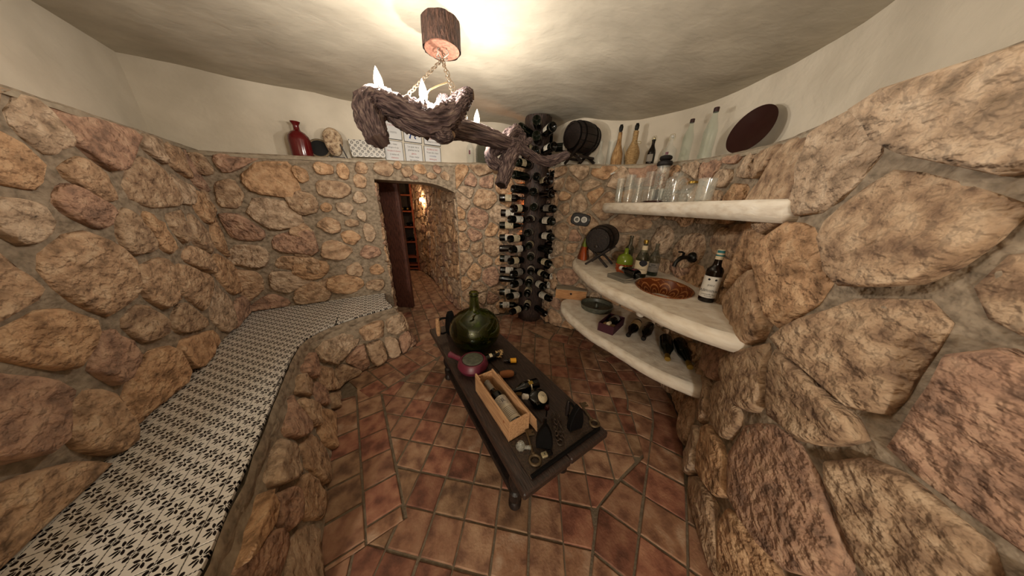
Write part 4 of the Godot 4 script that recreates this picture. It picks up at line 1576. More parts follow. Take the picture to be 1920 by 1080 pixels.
func flat_iron(label, xf, handle_mat):
	var t = thing("flat_iron", label, "iron", xf)
	# stands on its heel: the sole faces local +z, the tip points up
	var o := PackedVector2Array()
	var half = func(f): return 0.05 * pow(1.0 - pow(f, 2.1), 0.8) * (0.84 + 0.16 * minf(1.0, f * 4.0))
	for k in 9:
		o.append(Vector2(lerpf(-1, 1, k / 8.0) * (half.call(0.0) as float), 0.0))
	for k in range(1, 15):
		o.append(Vector2(half.call(k / 14.0), 0.155 * k / 14.0))
	for k in range(13, 0, -1):
		o.append(Vector2(-(half.call(k / 14.0) as float), 0.155 * k / 14.0))
	var m = MB.new()
	m.extrude(o, 0.034, at(0, 0.0, 0.0), 0.004)
	part("sole", m.done(), M["iron"], t)
	var hp = smooth([Vector3(0, 0.03, -0.015), Vector3(0, 0.026, -0.055), Vector3(0, 0.045, -0.075)], [0.006, 0.006, 0.006], 5)
	part("post", tubed(hp[0], hp[1], 8), M["iron"], t)
	var hp2 = smooth([Vector3(0, 0.115, -0.015), Vector3(0, 0.122, -0.055), Vector3(0, 0.105, -0.075)], [0.006, 0.006, 0.006], 5)
	part("post", tubed(hp2[0], hp2[1], 8), M["iron"], t)
	part("handle", lathed([Vector2(0, 0), Vector2(0.009, 0.0), Vector2(0.0125, 0.02), Vector2(0.0135, 0.05), Vector2(0.012, 0.085), Vector2(0.009, 0.105), Vector2(0, 0.105)], 16, at(0, 0.022, -0.075)), M[handle_mat], t)
	return t


func old_key(label, xf, length, bow):
	var t = thing("old_key", label, "key", xf)
	var loop := []
	for j in 20:
		var a := TAU * j / 20
		loop.append(Vector3(cos(a) * bow, 0, sin(a) * bow * 0.9))
	part("bow", tubed(loop, [0.006], 9, true), M["old_key"], t)
	part("shank", lathed([Vector2(0, 0), Vector2(0.0065, 0), Vector2(0.009, 0.006), Vector2(0.0055, 0.016), Vector2(0.0055, length * 0.3), Vector2(0.0075, length * 0.33), Vector2(0.0055, length * 0.36), Vector2(0.005, length), Vector2(0, length)], 12, Transform3D(Basis(Vector3(1, 0, 0), Vector3(0, 0, -1), Vector3(0, 1, 0)), Vector3(0, 0, -bow * 0.9))), M["old_key"], t)
	var bit = MB.new()
	bit.extrude(PackedVector2Array([Vector2(0, 0), Vector2(0.030, 0), Vector2(0.030, 0.010), Vector2(0.020, 0.010), Vector2(0.020, 0.016), Vector2(0.030, 0.016), Vector2(0.030, 0.028), Vector2(0, 0.028)]), 0.006, Transform3D(Basis(Vector3(1, 0, 0), Vector3(0, 0, -1), Vector3(0, 1, 0)), Vector3(0.002, 0, -length - bow + 0.032)), 0.001)
	part("bit", bit.done(), M["old_key"], t)
	return t


func table_and_things():
	# the table's long axis, and across it
	var L := Vector3(-0.542, 0, -0.841)
	var W := Vector3(0.841, 0, -0.542)
	var mid := Vector3(-0.107, 0, -1.232)
	var yaw := rad_to_deg(atan2(-L.z, L.x))
	var t = thing("low_table", "long low dark wooden table with turned legs in the middle of the tiled floor", "table", at(mid.x, 0, mid.z, yaw))
	for k in 2:
		part("plank", boxed(Vector3(1.372, 0.036, 0.2395), 0.006, at(0, T - 0.018, -0.12 + 0.24 * k)), M["table_wood"], t)
	for s in [-1.0, 1.0]:
		part("rim", boxed(Vector3(1.30, 0.02, 0.02), 0.004, at(0, T - 0.046, s * 0.205)), M["table_wood"], t)
		part("apron", boxed(Vector3(1.0, 0.105, 0.024), 0.003, at(0, T - 0.0885, s * 0.155)), M["black_wood"], t)
		part("end_apron", boxed(Vector3(0.024, 0.105, 0.28), 0.003, at(s * 0.515, T - 0.0885, 0)), M["black_wood"], t)
		part("stretcher", boxed(Vector3(1.0, 0.035, 0.035), 0.004, at(0, 0.085, s * 0.155)), M["black_wood"], t)
		for q in [-1.0, 1.0]:
			part("leg", lathed([Vector2(0, 0), Vector2(0.02, 0), Vector2(0.031, 0.012), Vector2(0.031, 0.035), Vector2(0.02, 0.05), Vector2(0.029, 0.06), Vector2(0.029, 0.11), Vector2(0.018, 0.12), Vector2(0.027, 0.15), Vector2(0.034, 0.185), Vector2(0.026, 0.225), Vector2(0.016, 0.25), Vector2(0.028, 0.262), Vector2(0.030, 0.28), Vector2(0.03, 0.384), Vector2(0, 0.384)], 20, at(s * 0.515, 0, q * 0.157)), M["black_wood"], t)
	# demijohn: two skins of green glass
	var d = thing("demijohn", "big round dark green glass demijohn with a long neck on the low table", "demijohn", at(-0.264, T, -1.485))
	part("body", lathed([Vector2(0.0, 0.018), Vector2(0.06, 0.012), Vector2(0.092, 0.0), Vector2(0.115, 0.004), Vector2(0.145, 0.025), Vector2(0.170, 0.062), Vector2(0.182, 0.105), Vector2(0.183, 0.142), Vector2(0.172, 0.185), Vector2(0.146, 0.226), Vector2(0.105, 0.258), Vector2(0.066, 0.276), Vector2(0.043, 0.288), Vector2(0.036, 0.305), Vector2(0.0325, 0.34), Vector2(0.029, 0.395), Vector2(0.034, 0.40), Vector2(0.0345, 0.41), Vector2(0.031, 0.416), Vector2(0.025, 0.416), Vector2(0.0235, 0.40), Vector2(0.026, 0.36), Vector2(0.030, 0.305), Vector2(0.037, 0.285), Vector2(0.06, 0.271), Vector2(0.10, 0.252), Vector2(0.141, 0.221), Vector2(0.167, 0.182), Vector2(0.178, 0.141), Vector2(0.177, 0.106), Vector2(0.165, 0.066), Vector2(0.141, 0.031), Vector2(0.114, 0.012), Vector2(0.09, 0.009), Vector2(0.058, 0.02), Vector2(0.0, 0.026)], 64), M["demijohn_glass"], d)
	part("neck_ring", lathed([Vector2(0.0302, 0.386), Vector2(0.0318, 0.388), Vector2(0.0318, 0.394), Vector2(0.0298, 0.396)], 32), M["green_wine_glass"], d)
	# irons
	flat_iron("dark flat iron with pale wooden handle standing on its heel beside the demijohn", along(Vector3(-0.475, T + 0.0, -1.60), Vector3(0.0, 1, 0), Vector3(0.75, 0, -0.6)).scaled_local(Vector3(1.35, 1.35, 1.35)), "pine")
	# plum coloured handled pot
	var p = thing("handled_pot", "plum glazed earthenware pot with stub handle and flat grey lid, beside the wine box", "pot", at(-0.232, T, -1.19, 30))
	part("body", lathed([Vector2(0, 0), Vector2(0.06, 0), Vector2(0.085, 0.02), Vector2(0.095, 0.045), Vector2(0.088, 0.068), Vector2(0.076, 0.082), Vector2(0.068, 0.082), Vector2(0.066, 0.076), Vector2(0, 0.076)], 36), M["plum_glaze"], p)
	part("lid", lathed([Vector2(0, 0.0765), Vector2(0.062, 0.0765), Vector2(0.064, 0.083), Vector2(0.058, 0.086), Vector2(0, 0.085)], 36), M["grey_glaze"], p)
	part("handle", lathed([Vector2(0, 0), Vector2(0.017, 0), Vector2(0.016, 0.05), Vector2(0.019, 0.075), Vector2(0.021, 0.085), Vector2(0.017, 0.092), Vector2(0, 0.092)], 18, along(Vector3(-0.055, 0.052, -0.07), Vector3(-0.55, 0.12, -0.75))), M["plum_glaze"], p)
	# small dark bottle with a tuft of pale shavings at its mouth
	bottle("small_bottle", "small black bottle with a tiny white label lying between demijohn and pot", "bottle", along(Vector3(-0.168, T + 0.026, -1.265), Vector3(0.72, 0.0, -0.45), Vector3(-0.2, 0.8, 0.5)), {"h": 0.11, "r": 0.026, "rn": 0.011, "paper": "cream_paper", "y0": 0.03, "y1": 0.05, "arc": 60.0, "cap": "dark_cap", "foil": 0.02})
	var tuft = thing("wood_shavings", "tuft of pale curled wood shavings at the small black bottle's mouth", "shavings", at(-0.070, T, -1.325))
	rng.seed = 90
	for k in 16:
		var c0 := Vector3(rng.randf_range(-0.024, 0.024), rng.randf_range(0.006, 0.034), rng.randf_range(-0.03, 0.03))
		var a := rng.randf() * TAU
		var e := Vector3(cos(a), rng.randf_range(-0.2, 0.6), sin(a))
		var sm = smooth([c0, c0 + e * 0.012 + Vector3(0, 0.006, 0), c0 + e * 0.024], [0.004, 0.006, 0.003], 4)
		part("shaving", tubed(sm[0], sm[1], 6), M["straw"], tuft)
	# miniature with a yellow label
	bottle("miniature_bottle", "tiny dark miniature bottle with yellow label lying on the table", "bottle", along(Vector3(0.045, T + 0.016, -1.275), Vector3(-0.98, 0.0, 0.12), Vector3(0.1, 1, 0.3)), {"h": 0.088, "r": 0.016, "rn": 0.008, "glass": "brown_wine_glass", "paper": "yellow_paper", "y0": 0.006, "y1": 0.045, "arc": 200.0, "cap": "maroon_cap", "foil": 0.02})
	# brown stopper
	var st = thing("wooden_stopper", "brown turned wooden stopper lying beyond the wine box lid", "stopper", along(Vector3(-0.06, T + 0.024, -1.125), Vector3(0.95, 0, -0.15)))
	part("body", lathed([Vector2(0, 0), Vector2(0.017, 0.0), Vector2(0.022, 0.02), Vector2(0.024, 0.05), Vector2(0.020, 0.075), Vector2(0.012, 0.085), Vector2(0, 0.085)], 20), M["cork"], st)
	part("tip", lathed([Vector2(0.0, 0.085), Vector2(0.011, 0.085), Vector2(0.009, 0.1), Vector2(0, 0.102)], 16), M["walnut"], st)
	# open wine box; local x runs along the box from its near end
	var bl := Vector3(-0.548, 0, -0.836)
	var by := rad_to_deg(atan2(-bl.z, bl.x))
	var c := Vector3(0.005, T, -0.72) + bl * 0.176 + Vector3(0.086, 0, -0.066).normalized() * 0.055
	var bx = thing("wine_box", "open pale pine wine box with a labelled bottle lying inside", "box", at(c.x, T, c.z, by))
	part("base_board", boxed(Vector3(0.352, 0.008, 0.110), 0.001, at(0, 0.004, 0)), M["pine"], bx)
	for s in [-1.0, 1.0]:
		part("side_board", boxed(Vector3(0.352, 0.106, 0.009), 0.0012, at(0, 0.053, s * 0.0505)), M["pine"], bx)
		part("end_board", boxed(Vector3(0.009, 0.090 if s > 0 else 0.098, 0.092), 0.0012, at(s * 0.1715, 0.045 + 0.008 if s > 0 else 0.057, 0)), M["pine"], bx)
	part("knot", lathed([Vector2(0, 0), Vector2(0.007, 0), Vector2(0.006, 0.0006), Vector2(0, 0.0006)], 14, along(Vector3(-0.13, 0.075, -0.0551), Vector3(0, 0, -1), Vector3(0, 1, 0))), M["cork"], bx)
	part("nail_strip", boxed(Vector3(0.05, 0.012, 0.009), 0.0015, at(0.15, 0.112, -0.0505)), M["pine"], bx)
	var wbx = bx.transform
	var wine = bottle("boxed_bottle", "dark bottle with ornate grey engraved label lying in the pine box", "wine bottle", wbx * along(Vector3(-0.155, 0.046, 0.0), Vector3(1, 0.035, 0), Vector3(0, 1, 0.25)), {"h": 0.30, "r": 0.0365, "cap": "grey_paper", "foil": 0.085, "paper": "engraved_label", "y0": 0.012, "y1": 0.155, "arc": 150.0})
	writing("B", 0.026, M["ink"], wine, Transform3D(Basis(Vector3.UP, deg_to_rad(-18.0)), Vector3(-0.012, 0.124, 0.0357)), "Droid Serif", "letter")
	var lid = thing("pine_board", "thin pale pine sliding lid leaning along the wine box's far side", "lid", bx.transform * Transform3D(Basis(Vector3(1, 0, 0), -0.16), Vector3(-0.035, 0.047, 0.0735)))
	part("board", boxed(Vector3(0.345, 0.092, 0.006), 0.001), M["pine"], lid)
	# bottles by the lid
	var g = bottle("gift_bottle", "small black bottle with a gold cross ribbon lying beyond the wine box", "bottle", along(Vector3(0.160, T + 0.03, -1.055), Vector3(-0.90, 0.02, 0.42), Vector3(0.1, 1, 0.4)), {"kind": 1, "h": 0.17, "r": 0.03, "rn": 0.011, "cap": "dark_cap", "foil": 0.03})
	part("ribbon", lathed([Vector2(0.0302, 0.05), Vector2(0.0315, 0.05), Vector2(0.0315, 0.057), Vector2(0.0302, 0.057)], 24), M["cream_paper"], g)
	part("seal", lathed([Vector2(0.0302, 0.04), Vector2(0.0322, 0.04), Vector2(0.0322, 0.066), Vector2(0.0302, 0.066)], 6, Transform3D(), -105, -70), M["gold_foil"], g)
	var tagp = thing("paper_tag", "small tan paper tag propped against the pine lid", "tag", along(Vector3(0.052, T + 0.024, -0.995), Vector3(0.1, 1, -0.2), Vector3(-0.1, 0.3, 1)))
	part("card", boxed(Vector3(0.034, 0.046, 0.0012), 0.0004), M["straw"], tagp)
	var rb = thing("flask_bottle", "squat round dark bottle with a round cream label leaning by the pine lid", "bottle", along(Vector3(0.158, T + 0.028, -0.945), Vector3(-0.75, 0.35, 0.25), Vector3(-0.05, 0.9, 0.55)))
	part("body", lathed([Vector2(0, -0.052), Vector2(0.03, -0.05), Vector2(0.048, -0.03), Vector2(0.054, 0.0), Vector2(0.048, 0.03), Vector2(0.03, 0.05), Vector2(0.014, 0.062), Vector2(0.0115, 0.085), Vector2(0.0115, 0.10), Vector2(0, 0.10)], 32, Transform3D(Basis(Vector3(1, 0, 0), Vector3(0, 1, 0), Vector3(0, 0, 0.62)), Vector3.ZERO)), M["wine_glass"], rb)
	part("round_label", lathed([Vector2(0, 0.0), Vector2(0.029, -0.0042), Vector2(0.029, -0.003), Vector2(0.015, 0.001), Vector2(0, 0.002)], 28, along(Vector3(0, 0, 0.0335), Vector3(0, 0, 1), Vector3(0, 1, 0))), M["print_0"], rb)
	part("collar", lathed([Vector2(0.0122, 0.075), Vector2(0.0142, 0.075), Vector2(0.0142, 0.1), Vector2(0.0, 0.102)], 18), M["white_paper"], rb)
	# board with old tools at the near end
	var bd = thing("tool_board", "thin worn wooden board carrying irons and keys at the table's near end", "board", at(0.216, T, -0.755, yaw))
	part("board", boxed(Vector3(0.165, 0.010, 0.405), 0.003, at(0.0, 0.005, 0)), M["rust"], bd)
	part("edge_batten", boxed(Vector3(0.012, 0.018, 0.40), 0.003, at(-0.078, 0.009, 0)), M["iron"], bd)
	var bt := T + 0.0105
	flat_iron("black flat iron standing on its heel on the tool board, nearer the wine box", along(Vector3(0.153, bt, -0.700), Vector3(0.02, 1, -0.10), Vector3(-0.12, 0, 1)).scaled_local(Vector3.ONE * 0.76), "black_wood")
	flat_iron("black flat iron standing turned on its heel beside the table corner keys", along(Vector3(0.308, bt, -0.792), Vector3(0.04, 1, -0.10), Vector3(0.45, 0, 1)).scaled_local(Vector3.ONE * 0.82), "black_wood")
	old_key("long old iron key with open bow at the table's far right corner", along(Vector3(0.408, bt + 0.006, -0.815), Vector3(0, 1, 0), Vector3(0.28, 0, 0.9)), 0.105, 0.021)
	old_key("long rusty key with ring bow in front of the first black iron", along(Vector3(0.110, bt + 0.006, -0.640), Vector3(0, 1, 0), Vector3(0.22, 0, 0.97)), 0.115, 0.022)
	# rusty chain between the irons
	var ch = thing("rusty_chain", "short heap of rusty chain between the two black irons", "chain", at(0.226, bt, -0.785))
	var links = MB.new()
	for k in 22:
		var f := k / 21.0
		var strand := 1.0 if k % 2 else -1.0
		var o := Vector3(strand * 0.011 + 0.004 * sin(k * 1.7), 0.010 + 0.016 * absf(sin(k * 0.9)), lerpf(0.052, -0.066, f))
		var w := Vector3(cos(k * 1.9), 0.5 * sin(k * 2.3), 0.25 * sin(k)).normalized()
		var link := []
		for j in 12:
			var a := TAU * j / 12
			link.append(o + Vector3(0.12, 0.1, 1).normalized() * (cos(a) * 0.013) + w * (sin(a) * 0.007))
		links.tube(link, [0.0026], 6, true)
	part("chain_links", links.done(), M["rust"], ch)
	var loop := []
	for j in 16:
		loop.append(Vector3(cos(TAU * j / 16) * 0.014, 0.006, 0.066 + sin(TAU * j / 16) * 0.014))
	part("end_ring", tubed(loop, [0.004], 8, true), M["rust"], ch)
	var cs = thing("corkscrew", "thin corkscrew with a dark red knob standing at the board's edge", "corkscrew", along(Vector3(0.178, bt, -0.835), Vector3(0.05, 1, -0.1)))
	part("shaft", tubed([Vector3(0, 0, 0), Vector3(0.002, 0.03, 0), Vector3(0, 0.06, 0)], [0.0035], 8), M["iron"], cs)
	part("knob", lathed([Vector2(0, 0.056), Vector2(0.01, 0.058), Vector2(0.0125, 0.068), Vector2(0.009, 0.078), Vector2(0, 0.08)], 16), M["maroon_glaze"], cs)
	var pl = thing("padlock", "small pale brass padlock lying before the first black iron", "padlock", at(0.151, bt, -0.662, 20))
	part("body", boxed(Vector3(0.026, 0.012, 0.022), 0.003, at(0, 0.006, 0)), M["pale_metal"], pl)
	var sh := smooth([Vector3(0.010, 0.006, -0.009), Vector3(0.030, 0.006, -0.009), Vector3(0.035, 0.006, 0.0), Vector3(0.030, 0.006, 0.009), Vector3(0.010, 0.006, 0.009)], [0.003, 0.003, 0.003, 0.003, 0.003], 4)
	part("shackle", tubed(sh[0], sh[1], 8), M["iron"], pl)
	part("keyhole", boxed(Vector3(0.003, 0.001, 0.008), 0.0003, at(0, 0.0123, 0)), M["ink"], pl)
	var gs = thing("glass_stopper", "clear faceted glass stopper on the tool board's near corner", "stopper", at(0.053, bt, -0.688))
	part("ball", lathed([Vector2(0, 0.0), Vector2(0.012, 0.002), Vector2(0.021, 0.012), Vector2(0.022, 0.02), Vector2(0.014, 0.034), Vector2(0, 0.038)], 10), M["pattern_glass"], gs)
	part("peg", lathed([Vector2(0, 0), Vector2(0.007, 0), Vector2(0.009, 0.025), Vector2(0, 0.025)], 14, along(Vector3(0.018, 0.01, 0), Vector3(1, 0, 0))), M["pattern_glass"], gs)


# ---------------------------------------------------------------- on the ledges

func on_ledge(P, x: float, z: float, back := 0.11) -> Vector3:
	var u := nearest(P, x, z)
	var y := ledge_left(u) if P == back_path else ledge_right(u)
	return on(P, u, y + 0.002, -back)


func left_ledge_things():
	var q := on_ledge(back_path, -1.80, -2.17, 0.10)
	var j = thing("red_jar", "glossy dark red ceramic bottle jar on the ledge at the bench corner", "jar", at(q.x, q.y, q.z))
	j.scale = Vector3.ONE * 0.95
	part("body", lathed([Vector2(0, 0), Vector2(0.07, 0.0), Vector2(0.078, 0.01), Vector2(0.08, 0.13), Vector2(0.074, 0.165), Vector2(0.052, 0.195), Vector2(0.028, 0.208), Vector2(0.022, 0.22), Vector2(0.021, 0.25), Vector2(0.034, 0.272), Vector2(0.036, 0.278), Vector2(0.028, 0.278), Vector2(0.018, 0.255), Vector2(0.0, 0.25)], 36), M["red_glaze"], j)
	q = on_ledge(back_path, -1.70, -2.215, 0.15)
	var bk = thing("round_tray", "round dark tray with a pale woven rim leaning on the wall behind the red jar", "tray", along(q + Vector3(0, 0.085, 0), Vector3(0.4, 0.35, 0.85), Vector3(0, 1, 0)))
	part("plate", lathed([Vector2(0, -0.004), Vector2(0.074, -0.004), Vector2(0.074, 0.004), Vector2(0, 0.004)], 36), M["black_cloth"], bk)
	var loop := []
	for k in 36:
		loop.append(Vector3(cos(TAU * k / 36) * 0.078, 0, sin(TAU * k / 36) * 0.078))
	part("rim", tubed(loop, [0.009], 8, true), M["basket"], bk)
	# pale stone slice on a dark stand
	q = on_ledge(back_path, -1.60, -2.286, 0.10)
	var fo = thing("stone_slice", "rough pale fossil stone standing on a small dark wooden stand on the ledge", "stone", along(q, Vector3.UP, Vector3(0.5, 0, 0.86)).scaled_local(Vector3(1.15, 1.18, 1.15)))
	var o := PackedVector2Array()
	for k in 22:
		var a := TAU * k / 22
		o.append(Vector2(cos(a) * (0.062 + 0.006 * sin(a * 3.0)), 0.108 + sin(a) * (0.102 + 0.006 * cos(a * 2.0))))
	var st = MB.new()
	var rows := []
	for s in [[-0.024, 0.72], [-0.018, 0.95], [0.0, 1.0], [0.014, 0.93], [0.022, 0.7], [0.026, 0.35]]:
		var ring := PackedVector3Array()
		for p in o:
			var c := Vector2(0, 0.108)
			var v: Vector2 = c + (p - c) * s[1]
			ring.append(Vector3(v.x, v.y, s[0] + bumpy.get_noise_2d(v.x * 40, v.y * 40) * 0.008))
		rows.append(ring)
	st.rings(rows, true)
	st.fan(rows[0], Vector3.FORWARD)
	st.fan(rows[5], Vector3.BACK)
	part("slice", st.done(), M["fossil"], fo, at(0, 0.006, 0))
	part("stand_foot", boxed(Vector3(0.085, 0.012, 0.07), 0.003, at(0.02, 0.006, 0.01)), M["black_wood"], fo)
	part("stand_prop", boxed(Vector3(0.010, 0.10, 0.016), 0.003, Transform3D(Basis(Vector3(0, 0, 1), 0.32), Vector3(0.058, 0.055, 0.024))), M["black_wood"], fo)
	# three flowered tiles fixed to the wall over the ledge
	var n1 := Vector3(0.508, 0, 0.861)
	var dir := Vector3(0.861, 0, -0.508)
	var base := Vector3(-1.468, 1.888, -2.594) + n1 * 0.088
	var tp = thing("tile_panel", "strip of black and white flowered tiles standing on the ledge left of the written tiles", "tile panel", Transform3D(Basis(n1, deg_to_rad(4.3)) * Basis(dir, Vector3.UP, n1), base))
	for k in 2:
		var m = MB.new()
		m.box(Vector3(0.142, 0.142, 0.012), Transform3D(), 0.001)
		for v in m.v.size():
			m.t[v] = Vector2(m.v[v].x / 0.142 + 0.5, 0.5 - m.v[v].y / 0.142)
		part("tile", m.done(), M["flower_tile"], tp, at(-0.0715 + 0.143 * k, 0.0, 0))
	# six written tiles on the wall
	var d2 := Vector3(0.894, 0, -0.447)
	var n2 := Vector3(0.447, 0, 0.894)
	var lines = [
		[[-1.255, 1.909, -2.70], [["EL vino", "ink"], ["alegra el ojo", "ink"], ["limpia el diente", "red_ink"], ["y sana el", "ink"], ["vientre", "red_ink"]], "written wall tile beside the flowered tiles, about wine and teeth"],
		[[-1.085, 1.903, -2.785], [["La que va a", "ink"], ["gustar es la", "ink"], ["gana", "red_ink"], ["Vino viejo", "ink"], ["no amigo", "ink"]], "written wall tile in the lower row's middle, mostly black lettering"],
		[[-0.912, 1.899, -2.87], [["BORRACHO", "red_ink"], ["Vaso de vino", "ink"], ["comida", "blue_ink"], ["siempre", "red_ink"], ["con buen sentido", "red_ink"]], "written wall tile with a red heading, lower row nearest the clear bottle"],
		[[-1.250, 2.105, -2.70], [["A la mesa", "ink"], ["y al vino", "red_ink"], ["", "ink"], ["el TINTO", "ink"], ["", "ink"]], "written wall tile in the upper row, hidden mostly by the chandelier root"],
		[[-1.080, 2.099, -2.785], [], "wall tile in the upper row with a small blue painted figure"],
		[[-0.905, 2.095, -2.87], [["Vino y", "ink"], ["mujer", "ink"], ["a la", "ink"], ["cabeza", "red_ink"], ["amigote o amo", "ink"]], "written wall tile in the upper row nearest the clear bottle"]]
	for s in lines:
		var p := Vector3(s[0][0], s[0][1], s[0][2]) + n2 * 0.003
		var w = thing("written_tile", s[2], "wall tile", Transform3D(Basis(d2, Vector3.UP, n2), p), "written tiles on the white wall")
		part("edge", boxed(Vector3(0.172, 0.184, 0.010), 0.001), M["sign_edge"], w)
		part("face", boxed(Vector3(0.164, 0.176, 0.012), 0.001, at(0, 0, 0.0008)), M["sign_glaze"], w)
		for k in s[1].size():
			if s[1][k][0] != "":
				writing(s[1][k][0], 0.0205 if s[1][k][0].length() < 13 else 0.0165, M[s[1][k][1]], w, at(0, 0.062 - 0.031 * k, 0.0072))
		if s[1].is_empty():
			var fig := smooth([Vector3(-0.03, -0.06, 0.008), Vector3(-0.02, -0.03, 0.008), Vector3(0.0, 0.02, 0.008), Vector3(0.012, 0.045, 0.008)], [0.008, 0.006, 0.012, 0.007], 5)
			part("painted_figure", tubed(fig[0], fig[1], 8), M["blue_ink"], w, Transform3D(Basis.from_scale(Vector3(1, 1, 0.15)), Vector3(0, 0, 0.006)))
			var fig2 := smooth([Vector3(0.03, -0.058, 0.008), Vector3(0.018, -0.045, 0.008), Vector3(0.03, -0.02, 0.008), Vector3(0.005, 0.01, 0.008)], [0.006, 0.005, 0.004, 0.006], 5)
			part("painted_figure", tubed(fig2[0], fig2[1], 8), M["blue_ink"], w, Transform3D(Basis.from_scale(Vector3(1, 1, 0.15)), Vector3(0, 0, 0.006)))
	# glass by the corner
	q = on_ledge(back_path, -0.50, -2.82, 0.11)
	var cb = thing("clear_bottle", "tall plain clear glass bottle on the ledge right of the written tiles", "bottle", at(q.x, q.y, q.z))
	part("body", lathed([Vector2(0, 0.004), Vector2(0.038, 0), Vector2(0.04, 0.006), Vector2(0.04, 0.15), Vector2(0.032, 0.18), Vector2(0.016, 0.2), Vector2(0.014, 0.25), Vector2(0.017, 0.252), Vector2(0.017, 0.262)], 28), M["pattern_glass"], cb)
	part("red_mark", lathed([Vector2(0.0402, 0.09), Vector2(0.0408, 0.09), Vector2(0.0408, 0.13), Vector2(0.0402, 0.13)], 8, Transform3D(), -105, -80), M["plum_glaze"], cb)
	q = on_ledge(back_path, -0.36, -2.83, 0.10)
	var gj = thing("ribbed_jar", "grey-green ribbed glass jar on the ledge behind the vine branches", "jar", at(q.x, q.y, q.z))
	var prof := [Vector2(0, 0.004), Vector2(0.055, 0.0), Vector2(0.06, 0.01)]
	for k in 8:
		prof.append(Vector2(0.062, 0.02 + k * 0.018))
		prof.append(Vector2(0.058, 0.029 + k * 0.018))
	prof.append_array([Vector2(0.05, 0.18), Vector2(0.046, 0.19), Vector2(0.05, 0.2)])
	part("body", lathed(prof, 30), M["grey_green_glass"], gj)


